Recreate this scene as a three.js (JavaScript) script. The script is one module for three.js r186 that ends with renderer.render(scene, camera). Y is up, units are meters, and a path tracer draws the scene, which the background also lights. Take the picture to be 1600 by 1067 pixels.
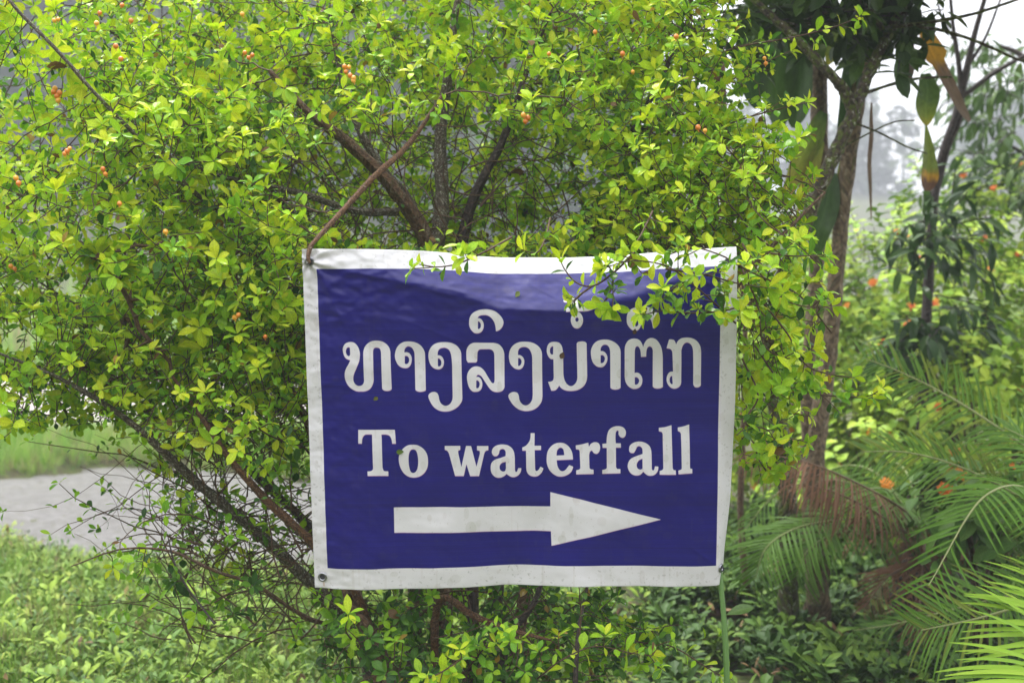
import * as THREE from 'three';
import { mergeGeometries } from 'three/addons/utils/BufferGeometryUtils.js';
import { createNoise2D, createNoise3D } from 'simplex-noise';

// ---------------------------------------------------------------- camera, sky, sun, exposure, haze
const scene = new THREE.Scene();
const W = 1600, H = 1067, F = 1885, EYE = 1.5, PITCH = -Math.atan(113 / F);
const camera = new THREE.PerspectiveCamera(2 * Math.atan(H / 2 / F) * 180 / Math.PI, W / H, 0.1, 400);
camera.position.set(0, EYE, 0);
camera.rotation.x = PITCH;
camera.focus = 2.82;
camera.userData.fStop = 3.4;
scene.add(camera);

const renderer = new THREE.WebGLRenderer({ antialias: true });
renderer.toneMapping = THREE.LinearToneMapping;
renderer.toneMappingExposure = 2.65;
renderer.shadowMap.enabled = true;

{ // an even overcast sky, brighter towards the zenith
  const w = 256, h = 128, data = new Float32Array(w * h * 4), Z = 1.7;
  for (let r = 0; r < h; r++) {
    const el = ((r + 0.5) / h - 0.5) * Math.PI, l = Z * (1 + 2 * Math.max(0, Math.sin(el))) / 3;
    for (let c = 0; c < w; c++) data.set([l * 0.985, l * 0.995, l * 1.03, 1], (r * w + c) * 4);
  }
  const t = new THREE.DataTexture(data, w, h, THREE.RGBAFormat, THREE.FloatType);
  t.mapping = THREE.EquirectangularReflectionMapping; t.magFilter = THREE.LinearFilter; t.needsUpdate = true;
  scene.background = t; scene.environment = t;
}
const sun = new THREE.DirectionalLight(new THREE.Color(1, 0.975, 0.93), 1.5);
sun.name = 'sun'; sun.position.set(-3, 12, -9); sun.target.position.set(0, 0, -4);
sun.shadow.radius = 40; sun.castShadow = true;
Object.assign(sun.shadow.camera, { left: -12, right: 12, top: 12, bottom: -12, near: 0.5, far: 60 });
scene.add(sun, sun.target);
scene.fog = new THREE.FogExp2(new THREE.Color(0.9, 0.94, 1.0), 0.0052);

// ---------------------------------------------------------------- helpers
let seed = 20240611;
const rnd = () => { seed = (seed + 0x6d2b79f5) | 0; let t = Math.imul(seed ^ (seed >>> 15), 1 | seed); t = (t + Math.imul(t ^ (t >>> 7), 61 | t)) ^ t; return ((t ^ (t >>> 14)) >>> 0) / 4294967296; };
const rr = (a, b) => a + (b - a) * rnd();
const pick = (a) => a[Math.floor(rnd() * a.length)];
const n2 = createNoise2D(rnd), n3 = createNoise3D(rnd);
const V = (x, y, z) => new THREE.Vector3(x, y, z);
const lerp = THREE.MathUtils.lerp, clamp = THREE.MathUtils.clamp;
const sstep = (a, b, x) => { const t = clamp((x - a) / (b - a), 0, 1); return t * t * (3 - 2 * t); };
const cp = Math.cos(PITCH), sp = Math.sin(PITCH);
// a place in the world: direction read off the photograph, distance along the view axis in metres
function at(px, py, d) {
  const x = (px - W / 2) / F * d, y = -(py - H / 2) / F * d, z = -d;
  return V(x, EYE + y * cp - z * sp, y * sp + z * cp);
}
function project(p) {
  const y0 = p.y - EYE, y = y0 * cp + p.z * sp, z = -y0 * sp + p.z * cp, d = -z;
  return [W / 2 + p.x / d * F, H / 2 - y / d * F, d];
}
function onGround(px, py, level = 0) { // where the ray through that direction meets the ground
  const a = at(px, py, 1), k = (EYE - level) / (EYE - a.y);
  return V(a.x * k, 0, a.z * k);
}
const used = new Map();
function numbered(name) { const n = used.get(name) ?? 0; used.set(name, n + 1); return n ? name + '_' + String(n).padStart(3, '0') : name; }
function shade(o) { o.castShadow = o.receiveShadow = true; return o; }
function mesh(name, geo, mat, parent) { const m = shade(new THREE.Mesh(geo, mat)); m.name = parent === scene ? numbered(name) : name; (parent ?? scene).add(m); return m; }
function thing(name, label, category, group, pos) {
  const g = new THREE.Group(); g.name = numbered(name); g.userData = { label, category };
  if (group) g.userData.group = group;
  if (pos) g.position.copy(pos);
  scene.add(g); return g;
}
function tag(o, label, category, group) { Object.assign(o.userData, { label, category }); if (group) o.userData.group = group; return o; }
function structure(o) { o.userData.kind = 'structure'; return o; }
const lin = (r, g, b) => new THREE.Color().setRGB(r, g, b);

function catmull(pts, n) { // dense samples of a smooth curve through the points, w carries the radius
  const c = new THREE.CatmullRomCurve3(pts.map((p) => p.p), false, 'centripetal'), out = [];
  for (let i = 0; i <= n; i++) {
    const t = i / n, f = t * (pts.length - 1), k = Math.min(pts.length - 2, Math.floor(f));
    out.push({ p: c.getPoint(t), r: lerp(pts[k].r, pts[k + 1].r, f - k) });
  }
  return out;
}
function tube(samples, sides = 7, rough = 0, origin = V(0, 0, 0)) {
  const pos = [], nor = [], uv = [], idx = [];
  let up = V(0.3, 0.2, 1).normalize(), len = 0;
  samples.forEach((s, i) => {
    const a = samples[Math.max(0, i - 1)].p, b = samples[Math.min(samples.length - 1, i + 1)].p, t = b.clone().sub(a).normalize();
    up.addScaledVector(t, -up.dot(t)); if (up.lengthSq() < 1e-6) up.set(1, 0.1, 0).addScaledVector(t, -t.x); up.normalize();
    const side = t.clone().cross(up);
    if (i) len += s.p.distanceTo(samples[i - 1].p);
    for (let k = 0; k <= sides; k++) {
      const g = k / sides * Math.PI * 2, n = up.clone().multiplyScalar(Math.cos(g)).addScaledVector(side, Math.sin(g));
      let r = s.r;
      if (rough) { const q = s.p.clone().addScaledVector(n, s.r); r *= 1 + rough * (n3(q.x * 28, q.y * 12, q.z * 28) * 0.6 + n3(q.x * 70, q.y * 34, q.z * 70) * 0.4); }
      pos.push(s.p.x - origin.x + n.x * r, s.p.y - origin.y + n.y * r, s.p.z - origin.z + n.z * r); nor.push(n.x, n.y, n.z); uv.push(k / sides * Math.max(0.05, s.r * 6.28), len);
    }
  });
  for (let i = 0; i < samples.length - 1; i++) for (let k = 0; k < sides; k++) {
    const a = i * (sides + 1) + k, b = a + sides + 1;
    idx.push(a, a + 1, b, a + 1, b + 1, b);
  }
  const g = new THREE.BufferGeometry();
  g.setAttribute('position', new THREE.Float32BufferAttribute(pos, 3)); g.setAttribute('normal', new THREE.Float32BufferAttribute(nor, 3)); g.setAttribute('uv', new THREE.Float32BufferAttribute(uv, 2)); g.setIndex(idx);
  if (rough) g.computeVertexNormals();
  return g;
}
// a leaf blade: base at the origin, along +y, face to +z; width(t) half width, fold and curl bend it
function blade({ len = 1, half = 0.28, shape = (t) => Math.sin(Math.PI * Math.pow(t, 1.25)) ** 0.75, segs = 5, fold = 0.25, curl = 0.25, stalk = 0.06, wave = 0, color }) {
  const pos = [], uv = [], idx = [], col = [];
  for (let i = 0; i <= segs; i++) {
    const t = i / segs, w = i === 0 ? 0.012 : i === segs ? 0.004 : half * Math.max(0.02, shape(t)), a = curl * t;
    const y = (stalk + t * (1 - stalk)) * len * (1 - 0.12 * curl * curl * t), z = -len * curl * t * t * 0.55;
    for (const s of [-1, 0, 1]) {
      const wv = wave ? wave * Math.sin(t * 17 + s) * Math.abs(s) * w : 0;
      pos.push(s * w * len * Math.cos(fold), y, z + Math.abs(s) * w * len * Math.sin(fold) * Math.cos(a) + wv * len);
      uv.push(s * 0.5 + 0.5, t);
      if (color) { const c = color(t, s); col.push(c.r, c.g, c.b); }
    }
  }
  for (let i = 0; i < segs; i++) for (let s = 0; s < 2; s++) { const a = i * 3 + s; idx.push(a, a + 1, a + 3, a + 1, a + 4, a + 3); }
  const g = new THREE.BufferGeometry();
  g.setAttribute('position', new THREE.Float32BufferAttribute(pos, 3)); g.setAttribute('uv', new THREE.Float32BufferAttribute(uv, 2)); g.setIndex(idx);
  if (color) g.setAttribute('color', new THREE.Float32BufferAttribute(col, 3));
  g.computeVertexNormals(); return g;
}
const Yup = V(0, 1, 0);
function leafMatrix(p, dir, face, size, widthMul = 1) { // blade along dir, face side turned to face
  const y = dir.clone().normalize(), z = face.clone().addScaledVector(y, -face.dot(y));
  if (z.lengthSq() < 1e-5) z.set(0.3, 0.1, 1).addScaledVector(y, -y.dot(V(0.3, 0.1, 1)));
  z.normalize(); const x = y.clone().cross(z);
  return new THREE.Matrix4().makeBasis(x.multiplyScalar(size * widthMul), y.multiplyScalar(size), z.multiplyScalar(size)).setPosition(p);
}
function instanced(name, geo, mat, items, parent) { // items: {m: Matrix4, c: Color}
  const im = shade(new THREE.InstancedMesh(geo, mat, items.length));
  items.forEach((it, i) => { im.setMatrixAt(i, it.m); if (it.c) im.setColorAt(i, it.c); });
  im.name = parent === scene ? numbered(name) : name; im.userData.kind = 'stuff'; parent.add(im); return im;
}
const randDir = () => { const z = rr(-1, 1), a = rr(0, 6.283), s = Math.sqrt(1 - z * z); return V(s * Math.cos(a), z, s * Math.sin(a)); };

// ---------------------------------------------------------------- textures
function noiseTexture(size, fn, srgb = true) {
  const data = new Uint8Array(size * size * 4);
  for (let y = 0; y < size; y++) for (let x = 0; x < size; x++) { const c = fn(x / size, y / size); data.set([clamp(c[0], 0, 1) * 255, clamp(c[1], 0, 1) * 255, clamp(c[2], 0, 1) * 255, 255], (y * size + x) * 4); }
  const t = new THREE.DataTexture(data, size, size); t.wrapS = t.wrapT = THREE.RepeatWrapping; t.magFilter = THREE.LinearFilter; if (srgb) t.colorSpace = THREE.SRGBColorSpace; t.needsUpdate = true; return t;
}
const tn = (u, v, f, o = 0) => { const a = u * 6.2832, b = v * 6.2832; return n3(Math.cos(a) * f + o, Math.sin(a) * f + Math.cos(b) * f * 1.7, Math.sin(b) * f * 1.7 - o); }; // wraps round
const mix3 = (a, b, t) => a.map((x, i) => lerp(x, b[i], t));
const barkBump = noiseTexture(256, (u, v) => { const n = 0.5 + 0.25 * tn(u, v, 2.2) + 0.3 * tn(u, v, 7, 3) + 0.15 * tn(u, v, 16, 7); return [n, n, n]; }, false);
const barkTex = (base, dark, spots, amount) => noiseTexture(256, (u, v) => {
  let c = mix3(base, dark, clamp(0.5 + 0.7 * tn(u, v, 3, 1) + 0.4 * tn(u, v, 12, 2), 0, 1));
  for (const [col, off, thr] of spots) c = mix3(c, col, clamp((tn(u, v, 2.4, off) * 0.7 + tn(u, v, 9, off + 5) * 0.45 - thr) * 6, 0, 1) * amount);
  return c;
});
const bark = (tex, rep = 2.5, bump = 0.004) => { const m = tex.clone(), b = barkBump.clone(); m.repeat.set(rep * 2, rep); b.repeat.set(rep * 2, rep); m.needsUpdate = b.needsUpdate = true; return new THREE.MeshStandardMaterial({ map: m, bumpMap: b, bumpScale: bump, roughness: 0.75 }); };
const brownBark = bark(barkTex([0.44, 0.33, 0.24], [0.26, 0.18, 0.13], [[[0.55, 0.53, 0.48], 11, 0.42], [[0.26, 0.3, 0.14], 23, 0.5]], 0.7));
const greyBark = bark(barkTex([0.40, 0.36, 0.30], [0.21, 0.17, 0.13], [[[0.66, 0.66, 0.62], 13, 0.35], [[0.3, 0.34, 0.17], 29, 0.45]], 0.85), 4);
const orangeBark = bark(barkTex([0.46, 0.32, 0.20], [0.27, 0.18, 0.12], [[[0.62, 0.58, 0.5], 17, 0.55]], 0.7), 4);
const mossBark = bark(barkTex([0.36, 0.31, 0.24], [0.18, 0.15, 0.11], [[[0.33, 0.38, 0.11], 19, 0.02], [[0.70, 0.70, 0.66], 31, 0.5]], 0.95), 1.3, 0.01);
const trunkBark = bark(barkTex([0.50, 0.42, 0.32], [0.28, 0.22, 0.16], [[[0.62, 0.56, 0.48], 37, 0.35], [[0.3, 0.32, 0.16], 41, 0.45]], 0.6), 1.2, 0.006);
const darkBark = bark(barkTex([0.29, 0.24, 0.22], [0.16, 0.13, 0.12], [[[0.45, 0.43, 0.42], 43, 0.5]], 0.6), 2);

const leafTex = noiseTexture(128, (u, v) => { // midrib, side veins and mottling of a leaf face, as tone of the leaf itself
  const s = Math.abs(u - 0.5) * 2, rib = Math.exp(-(s * s) / 0.004), vein = Math.pow(0.5 + 0.5 * Math.cos((v * 9 - s * 1.6) * 6.283), 10) * 0.35;
  const m = 0.9 + 0.06 * n2(u * 5, v * 7) + 0.05 * n2(u * 17, v * 21), k = clamp(m + 0.12 * rib + 0.05 * vein, 0, 1);
  return [k, k, k * 0.96];
});
const leafMat = (color, { rough = 0.95, trans = 0.42, coat = 0.5, coatRough = 0.22, map = leafTex, vertexColors = false } = {}) => new THREE.MeshPhysicalMaterial({ color, roughness: rough, transmission: trans, thickness: 0, clearcoat: coat, clearcoatRoughness: coatRough, specularIntensity: 0.25, map, vertexColors, side: THREE.DoubleSide });

// ---------------------------------------------------------------- ground, road, hills
const roadNear = [[-900, 800], [-300, 820], [0, 846], [60, 874], [150, 892], [300, 905], [500, 912], [760, 915], [900, 905], [1100, 880]].map(([x, y]) => onGround(x, y, -0.06));
const roadFar = [[-900, 760], [-300, 752], [0, 747], [70, 742], [130, 729], [200, 727], [300, 733], [420, 745], [560, 760], [900, 780], [1100, 790]].map(([x, y]) => onGround(x, y, -0.13));
function edgeAt(list, x) { if (x <= list[0].x) return list[0].z; for (let i = 1; i < list.length; i++) if (x <= list[i].x) { const a = list[i - 1], b = list[i]; return lerp(a.z, b.z, (x - a.x) / (b.x - a.x)); } return null; }
function inRoad(x, z, grow = 0) { const a = edgeAt(roadNear, x), b = edgeAt(roadFar, x); return a !== null && b !== null && z < a + grow && z > b - grow; }
function hill(x, z) {
  const d = -z, side = sstep(0.16, -0.2, x / Math.max(d, 1)), left = sstep(26, 100, d) * 24 * side, rest = sstep(40, 110, d) * 8 * (1 - side);
  return (left + rest) * (1 + 0.08 * n2(x * 0.05, z * 0.05));
}
function groundHeight(x, z) {
  const bump = 0.03 * n2(x * 0.9, z * 0.9) + 0.012 * n2(x * 3.3, z * 3.3);
  const a = edgeAt(roadNear, x), b = edgeAt(roadFar, x); let cut = 0;
  if (a !== null && b !== null) { const inside = Math.min(a - z, z - b); cut = sstep(-0.22, 0.08, inside); }
  return hill(x, z) + bump * (1 - cut) - 0.13 * cut - 0.02;
}
{
  const xs = [], zs = [];
  for (let x = -75; x <= 75; x += Math.abs(x) < 6 ? 0.12 : Math.abs(x) < 20 ? 0.6 : 3) xs.push(x);
  for (let z = 16; z >= -130; z -= z > -14 ? 0.12 : z > -30 ? 0.7 : 3) zs.push(z);
  const pos = [], uv = [], idx = [];
  for (const z of zs) for (const x of xs) { pos.push(x, groundHeight(x, z), z); uv.push(x, z); }
  for (let j = 0; j < zs.length - 1; j++) for (let i = 0; i < xs.length - 1; i++) { const a = j * xs.length + i, b = a + xs.length; idx.push(a, a + 1, b, a + 1, b + 1, b); }
  const g = new THREE.BufferGeometry(); g.setAttribute('position', new THREE.Float32BufferAttribute(pos, 3)); g.setAttribute('uv', new THREE.Float32BufferAttribute(uv, 2)); g.setIndex(idx); g.computeVertexNormals();
  const tex = noiseTexture(512, (u, v) => {
    let c = mix3([0.23, 0.2, 0.13], [0.3, 0.36, 0.14], clamp(0.5 + tn(u, v, 1.6, 3) * 0.6 + tn(u, v, 6, 4) * 0.5 + tn(u, v, 20, 5) * 0.4, 0, 1));
    return mix3(c, [0.42, 0.37, 0.24], clamp(tn(u, v, 11, 8) * 1.5 - 0.6, 0, 1));
  }); tex.repeat.set(0.5, 0.5);
  structure(mesh('ground', g, new THREE.MeshStandardMaterial({ map: tex, roughness: 0.95 }), scene));
}
{ // wet gravel track across the clearing
  const pos = [], uv = [], idx = [], N = 160, M = 26, x0 = -9, x1 = roadFar.at(-1).x - 0.05;
  for (let i = 0; i <= N; i++) for (let j = 0; j <= M; j++) {
    const x = lerp(x0, Math.min(x1, roadNear.at(-1).x - 0.05), i / N), z = lerp(edgeAt(roadNear, x) - 0.02, edgeAt(roadFar, x) + 0.02, j / M);
    pos.push(x, -0.135 + 0.016 * n2(x * 1.4, z * 3) + 0.006 * n2(x * 6, z * 9), z); uv.push(x, z);
  }
  for (let i = 0; i < N; i++) for (let j = 0; j < M; j++) { const a = i * (M + 1) + j, b = a + M + 1; idx.push(a, b, a + 1, a + 1, b, b + 1); }
  const g = new THREE.BufferGeometry(); g.setAttribute('position', new THREE.Float32BufferAttribute(pos, 3)); g.setAttribute('uv', new THREE.Float32BufferAttribute(uv, 2)); g.setIndex(idx); g.computeVertexNormals();
  const tex = noiseTexture(512, (u, v) => { const s = tn(u, v, 30, 2) * 0.5 + tn(u, v, 60, 4) * 0.5, m = 0.5 + 0.5 * tn(u, v, 2.6, 6) + 0.2 * tn(u, v, 8, 9); return mix3(mix3(mix3([0.37, 0.36, 0.35], [0.49, 0.48, 0.47], clamp(m, 0, 1)), [0.30, 0.28, 0.25], clamp(s * 1.6 - 0.1, 0, 1) * 0.7), [0.31, 0.30, 0.22], clamp(tn(u, v, 3.4, 21) * 2.2 - 0.9, 0, 1) * 0.7); });
  tex.repeat.set(0.6, 0.6);
  const bt = noiseTexture(512, (u, v) => { const k = 0.5 + 0.3 * tn(u, v, 26, 1) + 0.3 * tn(u, v, 60, 3); return [k, k, k]; }, false); bt.repeat.set(0.9, 0.9);
  structure(mesh('gravel_road', g, new THREE.MeshPhysicalMaterial({ map: tex, roughness: 0.7, clearcoat: 0.35, clearcoatRoughness: 0.35, bumpMap: bt, bumpScale: 0.012 }), scene));
}
{ // pale gravel yard beyond the grass bank
  const pos = [], uv = [], idx = [], N = 60, M = 30;
  for (let i = 0; i <= N; i++) for (let j = 0; j <= M; j++) { const x = lerp(-12, 0.5, i / N), z = lerp(-11.2 + 0.35 * n2(x, 3), -17 + 0.8 * n2(x * 0.6, 9), j / M); pos.push(x, groundHeight(x, z) + 0.03, z); uv.push(x, z); }
  for (let i = 0; i < N; i++) for (let j = 0; j < M; j++) { const a = i * (M + 1) + j, b = a + M + 1; idx.push(a, b, a + 1, a + 1, b, b + 1); }
  const g = new THREE.BufferGeometry(); g.setAttribute('position', new THREE.Float32BufferAttribute(pos, 3)); g.setAttribute('uv', new THREE.Float32BufferAttribute(uv, 2)); g.setIndex(idx); g.computeVertexNormals();
  const tex = noiseTexture(256, (u, v) => mix3([0.62, 0.585, 0.56], [0.52, 0.49, 0.46], clamp(0.5 + tn(u, v, 4, 2) * 0.6 + tn(u, v, 24, 3) * 0.5, 0, 1))); tex.repeat.set(0.4, 0.4);
  structure(mesh('gravel_yard', g, new THREE.MeshStandardMaterial({ map: tex, roughness: 0.75 }), scene));
}
{ // bare earth path between the trees
  const c = onGround(1275, 948), pos = [], uv = [], idx = []; const N = 40;
  pos.push(c.x, groundHeight(c.x, c.z) + 0.012, c.z); uv.push(c.x, c.z);
  for (let i = 0; i <= N; i++) { const a = i / N * 6.283, r = 1 + 0.25 * n2(Math.cos(a) * 1.5, Math.sin(a) * 1.5), x = c.x + Math.cos(a) * 0.75 * r, z = c.z + Math.sin(a) * 0.2 * r; pos.push(x, groundHeight(x, z) + 0.004, z); uv.push(x, z); }
  for (let i = 1; i <= N; i++) idx.push(0, i + 1, i);
  const g = new THREE.BufferGeometry(); g.setAttribute('position', new THREE.Float32BufferAttribute(pos, 3)); g.setAttribute('uv', new THREE.Float32BufferAttribute(uv, 2)); g.setIndex(idx); g.computeVertexNormals();
  const tex = noiseTexture(256, (u, v) => mix3([0.55, 0.42, 0.32], [0.42, 0.31, 0.22], clamp(0.5 + tn(u, v, 6, 2) * 0.6 + tn(u, v, 22, 3) * 0.4, 0, 1)));
  structure(mesh('dirt_path', g, new THREE.MeshStandardMaterial({ map: tex, roughness: 0.9 }), scene));
}

// far woods on the misty slopes
{
  const parts = [];
  for (let i = 0; i < 190; i++) {
    const h = Math.pow(rnd(), 0.8), a = rr(0, 6.283), r = (0.25 + 0.75 * Math.sin(Math.PI * (0.15 + 0.8 * h))) * rr(0.35, 1) * 1.5, p = V(Math.cos(a) * r, 0.2 + h * 6, Math.sin(a) * r);
    const g = blade({ len: rr(0.5, 1.1), half: 0.38, segs: 3 }); g.applyMatrix4(leafMatrix(p, randDir().add(V(Math.cos(a), -0.2, Math.sin(a))), V(Math.cos(a) * 0.5, 1, Math.sin(a) * 0.5), 1)); parts.push(g);
  }
  parts.push(tube([{ p: V(0, -0.5, 0), r: 0.14 }, { p: V(0.1, 3, 0), r: 0.09 }, { p: V(0, 5.5, 0.1), r: 0.03 }], 5));
  const g = mergeGeometries(parts), items = [];
  for (let i = 0; i < 1500; i++) {
    const d = 46 + 66 * rnd(), x = rr(-0.6, 0.6) * d, z = -d;
    const open = x > d * 0.06; if (open && (d < 100 || rnd() < 0.45)) continue;
    const s = open ? rr(0.7, 1.2) : rr(1.1, 2.1);
    items.push({ m: new THREE.Matrix4().compose(V(x, groundHeight(x, z), z), new THREE.Quaternion().setFromAxisAngle(Yup, rr(0, 6.28)), V(s, s * rr(0.9, 1.4), s)), c: lin(...pick([[0.05, 0.08, 0.03], [0.07, 0.11, 0.035], [0.04, 0.07, 0.03], [0.08, 0.11, 0.045]])) });
  }
  const mat = new THREE.MeshStandardMaterial({ roughness: 0.85, side: THREE.DoubleSide });
  const im = instanced('forest', g, mat, items, scene);
  im.userData.label = 'misty woods covering the slope behind the clearing'; im.userData.category = 'forest';
  const near = []; // the wood on the near side of the clearing, which the banner faces
  for (let i = 0; i < 90; i++) { const x = rr(-16, 16), z = rr(9, 13), s = rr(0.75, 1.0); near.push({ m: new THREE.Matrix4().compose(V(x, 0, z), new THREE.Quaternion().setFromAxisAngle(Yup, rr(0, 6.28)), V(s * 0.9, s, s * 0.9)), c: lin(...pick([[0.05, 0.08, 0.03], [0.07, 0.11, 0.035], [0.09, 0.13, 0.04]])) }); }
  const im2 = instanced('forest', g, mat, near, scene);
  im2.userData.label = 'dense wood on the side of the clearing that the banner faces'; im2.userData.category = 'forest';
}

// ---------------------------------------------------------------- low plants on the ground
function herbGeo(n, len, spread, up) {
  const parts = [];
  for (let i = 0; i < n; i++) {
    const a = i * 2.4 + rr(-0.3, 0.3), r = rr(0, spread), p = V(Math.cos(a) * r, rr(0.02, up), Math.sin(a) * r), g = blade({ len: len * rr(0.5, 1.3), half: rr(0.13, 0.26), segs: 4, curl: rr(0.1, 0.6) });
    g.applyMatrix4(leafMatrix(p, V(Math.cos(a), rr(0.05, 1.3), Math.sin(a)), V(rr(-0.3, 0.3), 1, rr(-0.3, 0.3)), 1)); parts.push(g);
  }
  return mergeGeometries(parts);
}
function tuftGeo(n, h, spread, lean) {
  const parts = [];
  for (let i = 0; i < n; i++) {
    const a = rr(0, 6.283), r = rr(0, spread), g = blade({ len: h * rr(0.5, 1.1), half: 0.018, shape: (t) => 1 - t * t, segs: 4, fold: 0.3, curl: rr(0.3, 1.2), stalk: 0 });
    g.applyMatrix4(leafMatrix(V(Math.cos(a) * r, -0.01, Math.sin(a) * r), V(Math.cos(a) * lean * rr(0.2, 1), 1, Math.sin(a) * lean * rr(0.2, 1)), V(-Math.cos(a), 0.2, -Math.sin(a)).multiplyScalar(-1), 1)); parts.push(g);
  }
  return mergeGeometries(parts);
}
const herbMat = new THREE.MeshPhysicalMaterial({ color: lin(1, 1, 1), roughness: 0.5, specularIntensity: 0.35, map: leafTex, side: THREE.DoubleSide });
const grassMat = new THREE.MeshStandardMaterial({ color: lin(1, 1, 1), roughness: 0.6, side: THREE.DoubleSide });
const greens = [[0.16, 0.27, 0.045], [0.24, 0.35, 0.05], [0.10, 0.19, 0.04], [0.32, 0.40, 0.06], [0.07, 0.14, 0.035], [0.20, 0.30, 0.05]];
const grassTones = [[0.23, 0.43, 0.04], [0.30, 0.49, 0.06], [0.17, 0.35, 0.04], [0.36, 0.46, 0.10], [0.33, 0.28, 0.13]];
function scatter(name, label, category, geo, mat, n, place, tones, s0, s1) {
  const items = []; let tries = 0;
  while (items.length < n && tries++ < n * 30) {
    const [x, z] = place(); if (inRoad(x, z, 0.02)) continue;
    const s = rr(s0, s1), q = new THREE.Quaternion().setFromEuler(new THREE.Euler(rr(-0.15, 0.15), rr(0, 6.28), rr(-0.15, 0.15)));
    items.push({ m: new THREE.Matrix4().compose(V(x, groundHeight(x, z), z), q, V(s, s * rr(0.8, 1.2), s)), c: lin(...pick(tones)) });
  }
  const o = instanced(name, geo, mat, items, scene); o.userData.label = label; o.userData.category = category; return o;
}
const patch = (f, o) => n2(f * 1.1 + o, o * 2.3);
const roadGap = (x, z) => { const e = edgeAt(roadNear, x); return e === null ? 9 : z - e; };
scatter('ground_cover', 'low bright weeds carpeting the ground beside the gravel road', 'weeds', herbGeo(20, 0.03, 0.07, 0.09), herbMat, 4400, () => {
  for (;;) { const z = rr(-6.7, -2.4), x = rr(-1, 0.35) * (-z * 0.5 + 0.4); if (x < 0.45 && n2(x * 1.3 + 7, z * 1.3) > -0.6 && roadGap(x, z) > 0.02) return [x, z]; }
}, greens, 0.7, 1.4);
scatter('ground_cover', 'taller leafy weeds in front of the gravel road', 'weeds', herbGeo(20, 0.046, 0.06, 0.17), herbMat, 700, () => {
  for (;;) { const z = rr(-5.8, -3.2), x = rr(-3.2, 0.6); if (n2(x * 0.9 + 31, z * 0.9) > 0.0 && roadGap(x, z) > 0.8) return [x, z]; }
}, [[0.22, 0.36, 0.045], [0.3, 0.44, 0.05], [0.13, 0.25, 0.04]], 0.7, 1.25);
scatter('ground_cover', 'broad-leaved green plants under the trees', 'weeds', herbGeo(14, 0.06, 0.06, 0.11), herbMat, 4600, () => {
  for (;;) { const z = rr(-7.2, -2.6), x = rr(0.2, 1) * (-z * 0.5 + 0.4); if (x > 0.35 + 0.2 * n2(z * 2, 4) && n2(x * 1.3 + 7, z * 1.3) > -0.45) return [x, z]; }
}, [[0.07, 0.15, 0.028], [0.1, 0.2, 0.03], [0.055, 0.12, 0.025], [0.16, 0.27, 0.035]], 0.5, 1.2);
scatter('leaf_litter', 'brown fallen leaves lying among the weeds', 'leaf litter', herbGeo(3, 0.07, 0.06, 0.1), herbMat, 700, () => { const z = rr(-6.4, -2.6), x = rr(-1, 1) * (-z * 0.5 + 0.3); return [x, z]; }, [[0.2, 0.12, 0.06], [0.28, 0.18, 0.08], [0.14, 0.08, 0.04]], 0.6, 1.3);
scatter('grass', 'short bright grass between the weeds before the gravel road', 'grass', tuftGeo(14, 0.13, 0.05, 1.0), grassMat, 9000, () => { for (;;) { const z = rr(-6.6, -2.6), x = rr(-1, 0.3) * (-z * 0.5 + 0.4); if (x < 0.35) return [x, z]; } }, grassTones, 0.6, 1.2);
scatter('grass', 'long grass on the bank beyond the gravel road', 'grass', tuftGeo(26, 0.15, 0.09, 1.2), grassMat, 4200, () => { for (;;) { const x = rr(-6, 4), b = edgeAt(roadFar, x); if (b === null) continue; const z = b - 0.02 - Math.pow(rnd(), 1.2) * 1.7; if (n2(x * 2.2, z * 2.2) < -0.35) continue; return [x, z]; } }, grassTones, 0.45, 1.5);
scatter('grass', 'rough grass of the misty field below the woods', 'grass', tuftGeo(22, 0.5, 0.3, 0.7), grassMat, 2200, () => { const z = -rr(17, 34), x = rr(-0.55, 0.6) * -z; return [x, z]; }, grassTones, 1, 2.2);

// ---------------------------------------------------------------- the banner
const SIGN = { tl: at(471, 389, 2.755), tr: at(1154, 378, 2.755), bl: at(492, 917, 2.88), br: at(1145, 913, 2.88) };
const CW = 2048, CH = 1612, BX = [22 / 671, 645 / 671], BY = [30 / 528, 495 / 528]; // printed field inside the white border, as shares of the sheet
function homography(src, dst) { // 3x3 from four point pairs
  const A = [], b = [];
  src.forEach(([x, y], i) => { const [u, v] = dst[i]; A.push([x, y, 1, 0, 0, 0, -u * x, -u * y], [0, 0, 0, x, y, 1, -v * x, -v * y]); b.push(u, v); });
  for (let i = 0; i < 8; i++) {
    let m = i; for (let r = i + 1; r < 8; r++) if (Math.abs(A[r][i]) > Math.abs(A[m][i])) m = r;
    [A[i], A[m]] = [A[m], A[i]]; [b[i], b[m]] = [b[m], b[i]];
    for (let r = 0; r < 8; r++) if (r !== i) { const k = A[r][i] / A[i][i]; for (let c = i; c < 8; c++) A[r][c] -= k * A[i][c]; b[r] -= k * b[i]; }
  }
  const h = b.map((x, i) => x / A[i][i]);
  return (x, y) => { const w = h[6] * x + h[7] * y + 1; return [(h[0] * x + h[1] * y + h[2]) / w, (h[3] * x + h[4] * y + h[5]) / w]; };
}
const toSheet = homography([[493, 419], [1128, 408], [1120, 880], [513, 884]], [[BX[0] * CW, BY[0] * CH], [BX[1] * CW, BY[0] * CH], [BX[1] * CW, BY[1] * CH], [BX[0] * CW, BY[1] * CH]]);
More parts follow.
